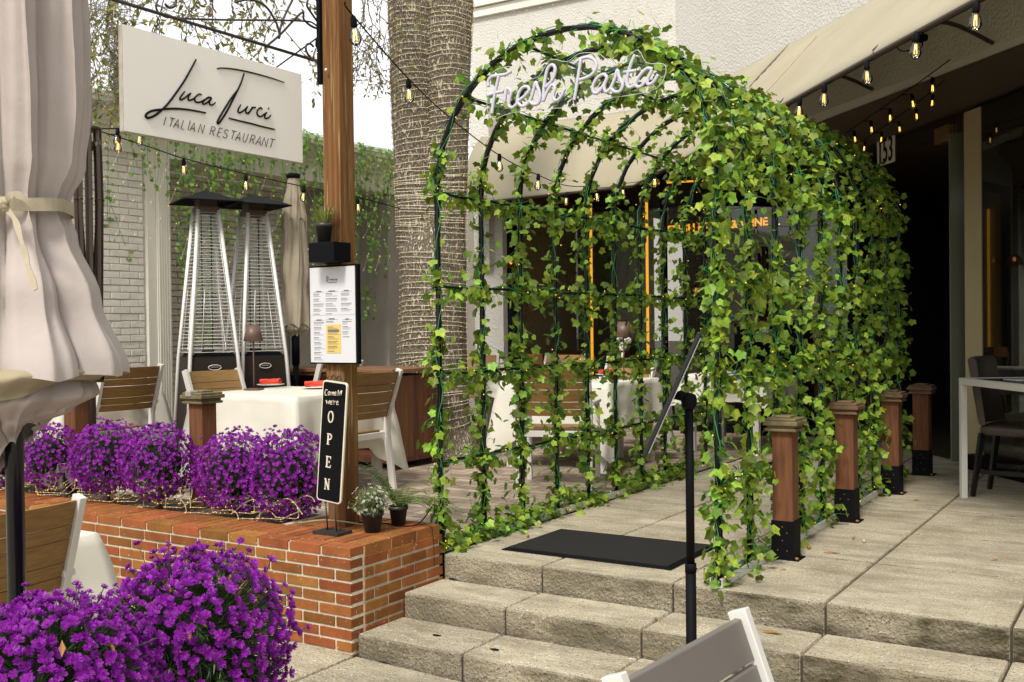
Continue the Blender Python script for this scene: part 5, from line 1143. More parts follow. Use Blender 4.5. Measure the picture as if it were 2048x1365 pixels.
# ================================================================ furniture
def make_chair(label, wood='wood', frame_='white', loc=(0, 0, 0), rz=0, group='slatted patio chairs', h=.90):
    t = thing('patio_chair', label, 'chair', loc, rz, group); W = .27
    def bar(mb, pts, w_, d_):      # rectangular section sweep in the y-z plane
        for i in range(len(pts) - 1):
            a = Vector(pts[i]); b = Vector(pts[i + 1]); v = b - a; q = Matrix((Vector((1, 0, 0)), v.normalized().cross(Vector((1, 0, 0))) * -1, v.normalized())).transposed()
            mb.box((a + b) / 2, (w_, d_, v.length + .006), q)
    for sx in (-1, 1):
        m_ = MB(); bar(m_, [(sx * W, .23, 0), (sx * W, .235, .62)], .038, .05); part(m_, 'leg', M[frame_], t, world=False, bevel=.003)
        m_ = MB(); bar(m_, [(sx * W, -.30, 0), (sx * W, -.245, .42), (sx * W, -.255, .56), (sx * W, -.375, h)], .030, .05); part(m_, 'leg', M[frame_], t, world=False, bevel=.003)
        m_ = MB(); bar(m_, [(sx * (W + .004), -.30, .635), (sx * (W + .004), .27, .625)], .050, .026); part(m_, 'armrest', M[frame_], t, world=False, bevel=.004)
    m_ = MB()
    for sx in (-1, 1): m_.bb((sx * W - .016 - sx * .002, -.225, .385), (sx * W + .012 - sx * .002, .21, .435))
    m_.bb((-W + .015, .195, .385), (W - .015, .225, .43)); m_.bb((-W + .015, -.235, .385), (W - .015, -.21, .43)); part(m_, 'seat_frame', M[frame_], t, world=False, bevel=.002)
    m_ = MB()
    for i in range(9):
        y = -.19 + i * .046; m_.bb((-W + .018, y, .428), (W - .018, y + .040, .443))
    part(m_, 'seat', M[wood], t, world=False, bevel=.002)
    m_ = MB(); z = h - .012
    for hgt in (.088, .052, .088, .052, .048):
        z0 = z - hgt; rows = []
        for k in range(13):
            u = -1 + 2 * k / 12; x = u * (W - .017); bow = -.038 * (1 - u * u)
            yy = lambda zz: -.255 - (zz - .56) * (.12 / (h - .56)) + bow
            rows.append([(x, yy(z0) - .009, z0), (x, yy(z0) + .009, z0), (x, yy(z) + .009, z), (x, yy(z) - .009, z)])
        m_.grid(rows, smooth=False, wrap=True); m_.add(rows[0], [(0, 1, 2, 3)]); m_.add(rows[-1], [(3, 2, 1, 0)])
        z = z0 - .0035
    part(m_, 'backrest', M[wood], t, world=False, bevel=.002); return t
def cloth_table(label, x0, x1, y0, y1, zt_, drop, corner, tname, tlabel, seed, legs=True, rz=0):
    cx, cy = (x0 + x1) / 2, (y0 + y1) / 2; t = thing('patio_table', tlabel, 'table', (cx, cy, gz0), 0, 'square patio tables')
    m_ = MB(); m_.bb((x0 + .01, y0 + .01, zt_ - .035), (x1 - .01, y1 - .01, zt_ - .006)); part(m_, 'tabletop', M['white'], t)
    for sx in (x0 + .06, x1 - .06):
        for sy in (y0 + .06, y1 - .06): m_ = MB(); m_.bb((sx - .03, sy - .03, gz0), (sx + .03, sy + .03, zt_ - .035)); part(m_, 'leg', M['white'], t)
    c = thing('tablecloth', label, 'tablecloth', (cx, cy, zt_), 0, 'white tablecloths'); rn = random.Random(seed); m_ = MB()
    n = 26; per = []
    for (a, b) in (((x0, y0), (x1, y0)), ((x1, y0), (x1, y1)), ((x1, y1), (x0, y1)), ((x0, y1), (x0, y0))):
        for k in range(n): per.append((Vector((a[0] + (b[0] - a[0]) * k / n, a[1] + (b[1] - a[1]) * k / n, 0)), k / n))
    corner_d = 1
    def outn(i):
        p, u = per[i]; a = per[i - 1][0]; b = per[(i + 1) % len(per)][0]; d = (b - a).normalized(); return Vector((d.y, -d.x, 0))
    rows = [[Vector((cx, cy, zt_))] * len(per), [Vector((p.x, p.y, zt_)).lerp(Vector((cx, cy, zt_)), .08) for p, u in per]]
    rows.append([Vector((p.x, p.y, zt_ + .001)) + outn(i) * -.004 for i, (p, u) in enumerate(per)])
    K2 = 12
    for k in range(0, K2 + 1):
        v = k / K2; row = []
        for i, (p, u) in enumerate(per):
            dc = min(u, 1 - u) * max(x1 - x0, y1 - y0); cf = max(0, 1 - dc / .26); fold = math.exp(-((dc - .17) / .06) ** 2)
            d = drop + corner * cf; z = zt_ - .006 - d * v + .004 * math.sin(u * 20 + seed)
            o = .010 + .030 * v * (1 - cf) + (.16 * cf - .065 * fold) * v ** .8 + .012 * v * noise.noise(Vector((p.x * 5, p.y * 5, v * 2 + seed))) + .008 * noise.noise(Vector((p.x * 11, p.y * 11, v * 4)))
            dg_ = Vector((1 if p.x > cx else -1, 1 if p.y > cy else -1, 0)).normalized(); nn_ = (outn(i) * (1 - cf ** .5) + dg_ * cf ** .5); row.append(Vector((p.x, p.y, z)) + nn_ * o)
        rows.append(row)
    m_.grid(rows, wrap=True); part(m_, 'cloth', M['cloth'], c); return t, c
gz0 = 0
def napkin(label, p, a, L=.17):
    t = thing('napkin', label, 'napkin', p, a, 'red napkins on the tables'); m_ = MB(); rows = []
    for i in range(15):
        u = i / 14; row = []
        for k in range(18):
            q = 2 * math.pi * k / 18; r_ = .022 * (1 + .28 * math.sin(q * 3 + u * 4) * .5 + .2 * noise.noise(Vector((math.cos(q) * 2, math.sin(q) * 2, u * 5)))) * (.9 + .25 * abs(u - .5))
            row.append(((u - .5) * L, math.cos(q) * r_ * 1.5, .024 + math.sin(q) * r_))
        rows.append(row)
    m_.grid(rows, wrap=True); m_.add(rows[0], [tuple(range(18))]); m_.add(rows[-1], [tuple(range(17, -1, -1))])
    m_.add([(-.05, -.05, .006), (.09, -.065, .006), (.10, .0, .02), (-.04, .0, .026)], [(0, 1, 2, 3)]); part(m_, 'rolled_cloth', M['red'], t, world=False)
def plate_(label, p, r=.115):
    t = thing('plate', label, 'plate', p, 0, 'white plates'); m_ = MB(); m_.lathe([(0, .003), (r * .6, .003), (r, .012), (r * .99, .016), (r * .6, .008), (0, .008)], (0, 0, 0), 28, cap=False); part(m_, 'dish', M['plate'], t, world=False)
def tlamp(label, p, H_=.36, scale=1):
    t = thing('table_lamp', label, 'lamp', p, 0, 'brown table lamps'); s_ = scale
    m_ = MB(); m_.box((0, 0, .006), (.14 * s_, .14 * s_, .012), (0, 0, R(20))); part(m_, 'base', M['lamp'], t, world=False, bevel=.002)
    m_ = MB(); m_.tube([(0, 0, .012), (0, 0, H_ + .0)], .006 * s_, 8); part(m_, 'stem', M['lamp'], t, world=False)
    m_ = MB(); m_.lathe([(.088 * s_, H_ - .035), (.055 * s_, H_ + .105 * s_)], (0, 0, 0), 24, cap=False); m_.lathe([(.054 * s_, H_ + .104 * s_), (.0, H_ + .104 * s_)], (0, 0, 0), 24, cap=False); part(m_, 'lamp_shade', M['lamp'], t, world=False, solid=.002)
ZTB = .74
# table behind the bushes
cloth_table('white cloth on the table behind the purple bushes and the short post', -6.20, -5.17, 5.36, 6.36, ZTB, .42, .24, '', 'square table under the white cloth behind the purple bushes', 2)
# chairs: rz = heading; a chair at rz 0 faces +y
make_chair('teak slat chair with its back to the timber pole, facing the table behind the bushes', loc=(-5.28, 5.92, 0), rz=R(90))
make_chair('pale slat chair facing the camera behind the table lamp, in front of the heaters', 'woodlight', loc=(-6.12, 5.80, 0), rz=R(-90))
make_chair('teak slat chair half hidden behind the umbrella hem, left of the heaters', loc=(-7.32, 5.40, 0), rz=R(90), h=.94)
make_chair('teak slat chair seen just above the chair beside the timber pole', loc=(-6.75, 7.2, 0), rz=R(90), h=.92)
p = onz(508, 781, ZTB); tlamp('brown table lamp on the white table behind the bushes', (p.x, p.y, ZTB + .003), .415, .85)
p = onz(545, 773, ZTB); plate_('white plate under the red napkin beside the brown table lamp', (p.x - .02, p.y, ZTB + .003)); napkin('rolled red napkin beside the brown table lamp', (p.x - .02, p.y, ZTB + .017), R(20))
p = onz(632, 778, ZTB); plate_('white plate left of the OPEN sign top', (p.x, p.y, ZTB + .003)); napkin('rolled red napkin left of the OPEN sign top', (p.x, p.y, ZTB + .017), R(35))
cloth_table('white cloth corner behind the chair left of the heaters', -8.0 + .12, -7.05 - .25, 5.0, 5.95, ZTB, .40, .25, '', 'square table behind the chair left of the heaters', 6)
# tables and chairs behind the arch
cloth_table('white cloth with a hanging corner, seen through the ivy arch', -4.93, -3.90, 7.62, 8.62, ZTB, .40, .26, '', 'white legged table seen through the ivy arch', 3)
make_chair('teak slat chair with its back to the ivy arch, nearest the arch rails', loc=(-3.99, 6.98, 0), rz=R(22))
make_chair('pale slat chair facing the arch from behind the lamp table', 'woodlight', loc=(-4.55, 8.95, 0), rz=R(172))
p = onz(1248, 759, ZTB); tlamp('brown table lamp seen through the ivy arch', (p.x, p.y, ZTB + .003), .40, .95)
p = onz(1215, 752, ZTB); plate_('white plate under the red napkin seen through the arch', (p.x, p.y, ZTB + .003)); napkin('rolled red napkin beside the lamp seen through the arch', (p.x, p.y, ZTB + .017), R(60))
cloth_table('white cloth on the far table beside the stucco pier', -6.35, -5.55, 8.75, 9.6, ZTB, .20, .12, '', 'far white table beside the stucco pier', 4)
make_chair('pale slat chair behind the far table beside the stucco pier', 'woodlight', loc=(-5.85, 10.0, 0), rz=R(175))
make_chair('pale slat chair at the far table, right behind the oak trunk', 'woodlight', loc=(-6.75, 9.75, 0), rz=R(200))
p = onz(985, 745, ZTB); napkin('red napkin on the far table beside the stucco pier', (p.x, p.y, ZTB + .004), R(30))
cloth_table('white cloth on the table beyond the tablet stand', -3.95, -3.2, 9.3, 10.2, ZTB, .24, .05, '', 'table beyond the tablet stand', 5)
# wooden service hutch
hu = thing('service_hutch', 'dark reddish plank service cabinet standing left of the wrapped oak', 'cabinet', (-6.2, 7.3, 0)); hx0, hx1, hy0, hy1 = -6.95, -5.60, 6.96, 7.62
m_ = MB(); n = 9
for i in range(n): y = hy0 + .02 + (hy1 - hy0 - .04) * i / n; m_.bb((hx1 - .02, y + .001, .10), (hx1 + rnd.uniform(-.001, .001), y + (hy1 - hy0 - .04) / n - .001, .80))
m_.bb((hx0, hy1 - .02, .1), (hx1 - .021, hy1, .8)); m_.bb((hx0, hy0 + .02, .1), (hx0 + .02, hy1 - .021, .8)); part(m_, 'side_planks', M['hutch'], hu)
m_ = MB(); m_.bb((hx0 - .02, hy0 - .02, .83), (hx1 + .02, hy1 + .02, .86)); part(m_, 'top', M['hutchtop'], hu, bevel=.004)
m_ = MB(); m_.bb((hx0, hy0, .80), (hx1, hy0 + .019, .829)); m_.bb((hx0, hy0, .06), (hx1, hy0 + .019, .10)); m_.bb((hx1 - .03, hy0, .101), (hx1 + .003, hy0 + .018, .799)); m_.bb((hx0, hy0, .101), (hx0 + .04, hy0 + .018, .799)); m_.bb((hx1 - .02, hy0 + .02, .06), (hx1 + .004, hy1, .099)); m_.bb((hx0 + .02, hy0 + .03, .45), (hx1 - .03, hy1 - .03, .47)); m_.bb((hx0 + .02, hy0 + .03, .10), (hx1 - .03, hy1 - .03, .12)); part(m_, 'carcass', M['hutch'], hu)
for (x, y) in ((hx0 + .05, hy0 + .05), (hx1 - .05, hy0 + .05), (hx1 - .05, hy1 - .05), (hx0 + .05, hy1 - .05)): m_ = MB(); m_.bb((x - .03, y - .03, 0), (x + .03, y + .03, .06)); part(m_, 'foot', M['hutch'], hu)
lp = thing('lumber_post', 'short dark cap post standing behind the service cabinet', 'post', (-7.05, 7.75, 0)); m_ = MB(); m_.bb((-7.11, 7.69, 0), (-6.99, 7.81, .94)); part(m_, 'shaft', M['post'], lp); m_ = MB(); m_.bb((-7.15, 7.65, .94), (-6.95, 7.85, .98)); part(m_, 'cap', M['postcap'], lp)
# foreground chairs on the pavement
gz0 = gz(-3.6)
make_chair('teak slat chair at the left edge in front of the brick planter', loc=(-3.83, 2.17, gz0), rz=R(90), h=.93)
cloth_table('white cloth corner behind the foreground left chair', -4.70, -3.66, 1.75, 2.66, .40, .36, .24, '', 'foreground table beyond the left chair', 7)
a = onz(1482, 1221, .56); b = onz(1222, 1358, .56); dC_ = (a - b); rz_ = math.atan2(dC_.y, dC_.x)
gz0 = gz(-1)
gc = thing('patio_chair', 'grey slat chair with white frame cut off by the bottom edge', 'chair', ((a.x + b.x) / 2, (a.y + b.y) / 2, gz0), rz_, 'slatted patio chairs')
hh = .56 - gz0; W = dC_.length / 2 - .012; lean = .26
for sx in (-1, 1):
    m_ = MB(); q0 = Vector((sx * W, 0, hh)); q1 = Vector((sx * W, -.17, hh - .46)); q2 = Vector((sx * W, -.10, 0))
    for (s0, s1) in ((q0, q1), (q1, q2)):
        v = (s1 - s0); M3 = Matrix((Vector((1, 0, 0)), v.normalized().cross(Vector((1, 0, 0))) * -1, v.normalized())).transposed(); m_.box((s0 + s1) / 2, (.026, .045, v.length + .01), M3)
    part(m_, 'leg', M['white'], gc, world=False, bevel=.003)
    m_ = MB(); m_.box((sx * W, -.56, hh - .60), (.026, .045, .62)); m_.bb((sx * W - .013, -.56, hh - .315), (sx * W + .013, -.10, hh - .285)); part(m_, 'armrest', M['white'], gc, world=False, bevel=.003)
m_ = MB(); z = hh - .012
for k in range(5):
    z0_ = z - .085; yy = lambda zz: -(hh - zz) * .17 / .46; rows = []
    for i in range(11):
        u = -1 + i / 5; x = u * (W - .016); bw = .03 * (1 - u * u) * 0; rows.append([(x, yy(z0_) - .008 + bw, z0_), (x, yy(z0_) + .008 + bw, z0_), (x, yy(z) + .008 + bw, z), (x, yy(z) - .008 + bw, z)])
    m_.grid(rows, smooth=False, wrap=True); m_.add(rows[0], [(0, 1, 2, 3)]); m_.add(rows[-1], [(3, 2, 1, 0)]); z = z0_ - .011
part(m_, 'backrest', M['greyslat'], gc, world=False, bevel=.003)
m_ = MB()
for k in range(6): m_.bb((-W + .015, -.58 + k * .075, hh - .48), (W - .015, -.515 + k * .075, hh - .465))
part(m_, 'seat', M['greyslat'], gc, world=False)
# tablet stand in front of the steps
ts = thing('tablet_stand', 'tall black pole stand with a tilted flat display panel before the steps', 'stand', (0, 0, 0)); D_ = 3.4; tp = dep(1378, 800, D_); ts.location = (tp.x, tp.y, gz(tp.x)); gz0 = gz(tp.x)
m_ = MB(); m_.tube([(tp.x, tp.y, gz0 + .02), (tp.x, tp.y, .42)], .0175, 14); m_.tube([(tp.x, tp.y, .40), (tp.x, tp.y, tp.z - .02)], .0140, 14); m_.lathe([(.0185, 0), (.0185, .03)], (tp.x, tp.y, .40), 14); m_.bead((tp.x + .018, tp.y, .415), .006); part(m_, 'pole', M['black'], ts)
m_ = MB(); m_.lathe([(0, 0), (.17, 0), (.17, .012), (.05, .02), (.03, .03)], (tp.x, tp.y, gz0), 28, cap=False); part(m_, 'base', M['black'], ts)
m_ = MB(); m_.lathe([(.018, -.03), (.024, -.02), (.026, .0), (.022, .015), (.010, .022)], tp, 14); pt0 = dep(1397, 672, D_); pt1 = dep(1290, 910, D_); pc_ = pt0.lerp(pt1, .62); m_.tube([tp, tp.lerp(dep(1350, 793, D_), 1)], .010, 8); m_.tube([dep(1362, 790, D_) - fw * .015, dep(1362, 790, D_) + fw * .015], .014, 8); part(m_, 'tilt_joint', M['black'], ts)
m_ = MB(); ax = (pt1 - pt0); L_ = ax.length; ax.normalize(); vw = ray(1344, 790).normalized(); dpt = (vw - ax * vw.dot(ax)).normalized(); nrm = ax.cross(dpt).normalized(); cc = (pt0 + pt1) / 2
M3 = Matrix((ax, dpt, nrm)).transposed(); m_.box(cc, (L_, .30, .0145), M3); pn = part(m_, 'display_panel', M['blackgloss'], ts, bevel=.004)
m_ = MB(); m_.box(cc + nrm * .0085, (L_ * .93, .28, .003), M3); part(m_, 'panel_rim', M['steel'], pn)
# right-hand table and chair
rtb = thing('bar_table', 'white framed table with a dark top in front of the entrance glass', 'table', (-1.2, 7.8, 0)); g0 = onz(1919, 995, 0); ztp = CAM.z - (755 - 645) / F * (g0 - CAM).dot(fw)
wx, wy_ = 1.3, .72; dxx = Vector((math.cos(R(-62)), math.sin(R(-62)), 0)); pN = onz(2048, 770, ztp); dxx = (Vector((pN.x, pN.y, 0)) - Vector((g0.x, g0.y, 0))).normalized(); dyy = Vector((-dxx.y, dxx.x, 0)); dyy = dyy if dyy.dot(fw) > 0 else -dyy
def tbox(mb, u0, u1, v0, v1, z0, z1):
    q = [g0 + dxx * u + dyy * v for u, v in ((u0, v0), (u1, v0), (u1, v1), (u0, v1))]; q = q if (dxx.cross(dyy)).z > 0 else q[::-1]; mb.hexa([(p.x, p.y, z0) for p in q], [(p.x, p.y, z1) for p in q])
for u in (0, wx - .04):
    for v in (0, wy_ - .04): m_ = MB(); tbox(m_, u, u + .04, v, v + .04, 0, ztp - .046); part(m_, 'leg', M['white'], rtb, bevel=.002)
m_ = MB(); tbox(m_, 0, wx, 0, .04, ztp - .045, ztp); tbox(m_, 0, wx, wy_ - .04, wy_, ztp - .045, ztp); tbox(m_, 0, .04, .0405, wy_ - .0405, ztp - .045, ztp); tbox(m_, wx - .04, wx, .0405, wy_ - .0405, ztp - .045, ztp); part(m_, 'frame', M['white'], rtb, bevel=.002)
m_ = MB(); tbox(m_, .041, wx - .041, .041, wy_ - .041, ztp - .03, ztp - .004); part(m_, 'tabletop', mat('dark_top', (.05, .045, .04), .25), rtb)
m_ = MB(); p = g0 + dxx * .42 + dyy * .30; m_.box((p.x, p.y, ztp + .003), (.30, .20, .006), (0, 0, R(30))); tag(m_.build('folded_paper', M['paper'], None), 'white folded paper lying on the bar table', 'paper')
m_ = MB(); p = g0 + dxx * .40 + dyy * .52; rows = [[(p.x + (i / 10 - .5) * .26, p.y + math.cos(a) * .035, ztp + .028 + math.sin(a) * .022) for a in [k * math.pi / 8 for k in range(16)]] for i in range(11)]; m_.grid(rows, wrap=True); m_.add(rows[0], [tuple(range(16))]); m_.add(rows[-1], [tuple(range(16))]); tag(m_.build('napkin_roll', M['black'], None), 'dark rolled napkin lying on the bar table', 'napkin')
dch = thing('dining_chair', 'dark brown leather chair with black legs behind the bar table', 'chair', (0, 0, 0)); sc0 = onz(1918, 965, 0); fwd = (rt * .72 - fw * .60); fwd.z = 0; fwd.normalize(); bk_ = onz(1952, 712, .965); ch = bk_ + fwd * .30; dch.location = (ch.x, ch.y, 0); dch.rotation_euler = (0, 0, math.atan2(fwd.y, fwd.x) - math.pi / 2)
zb_ = .965; W = .235
m_ = MB(); rows = []
for i in range(13):
    u = -1 + i / 6; x = u * W; bw = .05 * u * u; rows.append([(x, -.235 + bw - .028, .50), (x, -.235 + bw + .012, .50), (x, -.30 + bw + .020, zb_ - .03), (x, -.305 + bw, zb_), (x, -.32 + bw - .015, zb_ - .02)])
m_.grid(rows, wrap=True); m_.add(rows[0], [(0, 1, 2, 3, 4)]); m_.add(rows[-1], [(4, 3, 2, 1, 0)]); part(m_, 'backrest', M['leather'], dch, world=False, bevel=.006)
m_ = MB(); rows = []
for (s_, z) in ((.94, .43), (1.0, .445), (1.0, .475), (.96, .492), (.75, .502), (0, .505)): rows.append([(math.copysign(abs(math.cos(a)) ** .35, math.cos(a)) * W * s_, .0 + math.copysign(abs(math.sin(a)) ** .35, math.sin(a)) * .235 * s_, z) for a in [k * math.pi / 14 for k in range(28)]])
m_.grid(rows, wrap=True); part(m_, 'seat', M['leather'], dch, world=False)
for sx in (-1, 1):
    for (y0_, y1_) in ((-.21, -.27), (.19, .20)): m_ = MB(); m_.tube([(sx * .19, y0_, .44), (sx * .20, y1_, 0)], [.026, .018], 4, smooth=False); part(m_, 'leg', M['blackgloss'], dch, world=False)
    m_ = MB(); m_.bb((sx * .197 - .012, -.22, .16), (sx * .197 + .012, .19, .19)); part(m_, 'stretcher', M['blackgloss'], dch, world=False)
m_ = MB(); m_.bb((-.19, -.01, .165), (.19, .012, .187)); m_.bb((-.2, .17, .40), (.2, .2, .44)); part(m_, 'apron', M['blackgloss'], dch, world=False)
# ================================================================ wall ivy on the left building
iv = thing('hanging_ivy', 'curtain of ivy strands hanging from the cornice over the heaters', 'ivy', (XW + .25, 8, 3.3)); lf, vn = MB(), MB()
for i in range(84):
    y = 6.05 + 4.1 * (i + rnd.random()) / 84; x = XW + .24 + rnd.uniform(-.03, .04); t_ = (y - 6.15) / 4.0
    L = rnd.uniform(.5, 1.6) * (1.0 + .9 * math.exp(-((y - 6.95) / .35) ** 2) + .55 * math.exp(-((y - 9.35) / .4) ** 2))
    if y < 6.45: L *= .55
    if rnd.random() < .16: L *= .4
    p = Vector((x, y, 3.30)); pts = [p + Vector((-.2, 0, .02)), p]; drift = rnd.uniform(-.05, .14) if y < 7 else rnd.uniform(-.05, .05)
    k = 0
    while k * .09 < L: k += 1; pts.append(p + Vector((min(0, -.02 * k * .5) + .01 * math.sin(k), drift * k * .09 + .012 * math.sin(k * 1.3 + i), -k * .09)))
    vn.tube(pts, .0022, 3, cap=False)
    for j in range(int((L + .1) * 27)):
        u = rnd.uniform(0, len(pts) - 1.001); q = pts[int(u)].lerp(pts[int(u) + 1], u - int(u)); o = Vector((rnd.uniform(.1, 1), rnd.gauss(0, .8), rnd.gauss(.1, .4))).normalized()
        ivy_leaf(lf, q + o * rnd.uniform(.005, .035), (Vector((.8, 0, .25)) + o * .8).normalized(), Vector((rnd.gauss(.1, .3), rnd.gauss(0, .5), -1)), rnd.uniform(.021, .037))
go = part(vn, 'ivy_stems', M['vine'], iv); part(lf, 'ivy_leaves', M['ivydark'], go)
lf, vn = MB(), MB(); s2 = thing('ivy_strand', 'single thin ivy strand drifting down the white brick beside the pilaster', 'ivy', (XW + .2, 5.2, 3.3))
for (y0_, L, dr) in ((5.75, .95, .55), (5.9, .8, .1)):
    pts = [Vector((XW + .22 - k * .012, y0_ + dr * (max(0, k - 8) / 14), 3.3 - k * .075 * L)) for k in range(24)]; vn.tube(pts, .002, 3, cap=False)
    for j in range(26): q = pts[rnd.randrange(23)]; ivy_leaf(lf, q + Vector((.02, rnd.gauss(0, .02), 0)), Vector((.8, rnd.gauss(0, .4), .3)).normalized(), Vector((0, rnd.gauss(0, .5), -1)), rnd.uniform(.022, .033))
go = part(vn, 'ivy_stems', M['vine'], s2); part(lf, 'ivy_leaves', M['ivydark'], go)
# net lights
def netlights(label, P, U, V, nu, nv, su, sv, loc, sag=.0, dens=1.0, r=.0058):
    t = thing('net_lights', label, 'net lights', loc); c, b = MB(), MB(); rn = random.Random(3)
    pt = [[Vector(P) + Vector(U) * (i * su + (j % 2) * su / 2 + rn.uniform(-.02, .02)) + Vector(V) * (j * sv + rn.uniform(-.02, .02)) for i in range(nu)] for j in range(nv)]
    for j in range(nv - 1):
        for i in range(nu):
            p = pt[j][i]; q = pt[j + 1][i]
            if rn.random() < dens: c.tube([p, (p + q) / 2 + Vector((0, 0, -.012)), q], .0013, 3, cap=False)
            i2 = i - 1 if j % 2 == 0 else i + 1
            if 0 <= i2 < nu and rn.random() < dens: c.tube([p, (p + pt[j + 1][i2]) / 2 + Vector((0, 0, -.010)), pt[j + 1][i2]], .0013, 3, cap=False)
    for row in pt:
        for p in row: b.bead(p, r)
    co = part(c, 'net_cable', M['net'], t); part(b, 'net_diodes', M['beadpale'], co)['kind'] = 'stuff'
netlights('warm net lights draped over the cornice and white brick by the umbrella', (XW + .26, 4.9, 3.29), (0, 1, 0), (-.0, 0, -1), 9, 9, .19, .155, (XW + .26, 5.5, 3.3))
netlights('warm net lights woven through the hanging ivy', (XW + .20, 6.6, 3.25), (0, 1, 0), (0, 0, -1), 18, 9, .20, .17, (XW + .2, 8.4, 3.3), dens=.6)
netlights('faint net lights draped on the stucco wall above the ivy arch', (-7.0, YB - .03, 5.3), (1, 0, 0), (0, 0, -1), 13, 6, .19, .19, (-6, YB - .03, 5.2), dens=.5, r=.006)

# ================================================================ festoon bulbs
def festoon(label, P, bulbs, sag=.0, r=.0045, drop=.0, size=1.0, lit=True):
    t = thing('festoon_lights', label, 'string lights', P[0], 0, 'festoon string lights'); t.location = (0, 0, 0); t.location = P[0]
    pts = spline(P, 8) if len(P) > 2 else [Vector(P[0]).lerp(Vector(P[1]), i / 20) + Vector((0, 0, -sag * 4 * (i / 20) * (1 - i / 20))) for i in range(21)]
    m_ = MB(); m_.tube(pts, r, 5)
    cb = part(m_, 'cable', M['black'], t)
    for b in bulbs:
        b = Vector(b); s_ = size; tl_ = Vector((rnd.uniform(-.12, .12), rnd.uniform(-.12, .12), -1)).normalized()
        near = min(pts, key=lambda p: (p - b).length); m_ = MB()
        if (near - b).length > .012: m_.tube([near, b], .003, 4)
        m_.tube([b, b + tl_ * .012 * s_, b + tl_ * .045 * s_, b + tl_ * .052 * s_], [.009 * s_, .015 * s_, .016 * s_, .012 * s_], 10); sk = part(m_, 'bulb', M['black'], t)
        c = b + tl_ * .05 * s_; m_ = MB(); m_.tube([c, c + tl_ * .014 * s_, c + tl_ * .035 * s_, c + tl_ * .056 * s_, c + tl_ * .074 * s_, c + tl_ * .084 * s_], [.012 * s_, .017 * s_, .026 * s_, .029 * s_, .020 * s_, .004 * s_], 14); part(m_, 'glass', M['bulb'], sk)
        m_ = MB()
        for dx in (-.006, .006): m_.tube([c + tl_ * .012 * s_ + rt * dx * .6 * s_, c + tl_ * .058 * s_ + rt * dx * s_], .0024 * s_, 5)
        part(m_, 'filament', M['filament'] if lit else M['steel'], sk)
J = lambda *q: dep(*q)
festoon('festoon bulbs running from the timber pole past the oak to the awning corner', [J(690, 5, 5.15), J(705, 30, 5.4), J(817, 158, 6.5), J(905, 240, 7.6), J(1000, 312, 8.7), J(1075, 350, 9.6), J(1135, 372, 10.3), J(1200, 372, 10.8)], [J(706, 32, 5.4), J(817, 158, 6.5), J(999, 308, 8.7), J(1077, 348, 9.6)], size=1.15)
festoon('festoon bulbs running from the bronze umbrella frame across to the oak trunk', [J(165, 254, 6.9), J(196, 262, 7.1), J(300, 295, 7.6), J(370, 318, 7.9), J(490, 348, 8.4), J(600, 372, 8.8), J(715, 395, 9.2), J(800, 418, 9.6)], [J(196, 262, 7.0), J(238, 270, 7.2), J(367, 318, 7.9), J(492, 350, 8.4), J(608, 374, 8.8), J(715, 397, 9.2)], size=.95)
festoon('short festoon of bulbs behind the white sign', [J(196, 258, 7.2), J(260, 258, 7.2), J(330, 262, 7.3)], [J(236, 258, 7.2), J(280, 258, 7.3)], size=.9)
festoon('festoon bulb hanging beside the sign bracket against the sky', [J(553, 135, 6.2), J(640, 72, 5.6), J(652, 62, 5.62)], [J(637, 74, 5.6)], size=1.1)
rl_ = [Vector(p) + Vector((0, 0, -.045)) for p in rail]
def on_rail(px_, py_): p = onz(px_, py_, 2.68); return p
fb = [on_rail(*q) for q in ((1600, 195), (1649, 168), (1733, 122), (1833, 64), (1953, 3))]
festoon('festoon bulbs hanging under the outer edge of the right awning', [rl_[3] + (rl_[4] - rl_[3]) * .5, rl_[4], rl_[5], rl_[6]], fb, size=1.05, lit=True)
fb = [onz(px_, py_, 2.66) for px_, py_ in ((1133, 385), (1192, 376), (1245, 368), (1288, 360), (1310, 345))]
festoon('festoon bulbs hanging under the left awning edge above the window', [rl_[1] + (rl_[2] - rl_[1]) * .55, rl_[2], rl_[3]], fb, size=1.1)
def c3(px_, py_, z=2.93): return onz(px_, py_, z)
fb = [c3(*q) for q in ((1865, 155), (1823, 188), (1780, 217), (1742, 242), (1708, 262))]
festoon('row of amber festoon bulbs nearest the camera under the entrance soffit', [c3(1900, 120), c3(1823, 176), c3(1742, 232), c3(1690, 268)], [p + Vector((0, 0, .0)) for p in fb], size=.9)
fb = [c3(*q) for q in ((1866, 188), (1832, 216), (1798, 243), (1764, 264), (1730, 283))]
festoon('second row of amber festoon bulbs farther inside the entrance soffit', [c3(1890, 160), c3(1832, 208), c3(1764, 256), c3(1715, 290)], fb, size=.8)
# spotlight and cable loops under the awning
sp_l = thing('awning_spotlight', 'small black spotlight with looped cables under the right awning', 'spotlight', (0, 0, 0)); p = onp(1868, 78, Bp + Vector((0, 0, 0)), nC) + nC * .12; sp_l.location = p
m_ = MB(); m_.tube([p + Vector((0, 0, .10)), p + Vector((0, 0, .01))], .028, 8); m_.tube([p - rt * .045, p + rt * .01, p + rt * .055], [.03, .036, .022], 10); part(m_, 'housing', M['black'], sp_l)
m_ = MB(); m_.tube(spline([p - rt * .02, p - rt * .06 - up * .08, p - rt * .13 - up * .09, p - rt * .19 - up * .03]), .005, 5); m_.tube(spline([p + rt * .02, p + rt * .02 - up * .06, p - rt * .03 - up * .1]), .005, 5); m_.tube([p - rt * .21 - up * .02 + rt * math.cos(a) * .03 + up * math.sin(a) * .03 for a in [i * .5 for i in range(14)]], .006, 5); part(m_, 'cables', M['black'], sp_l)

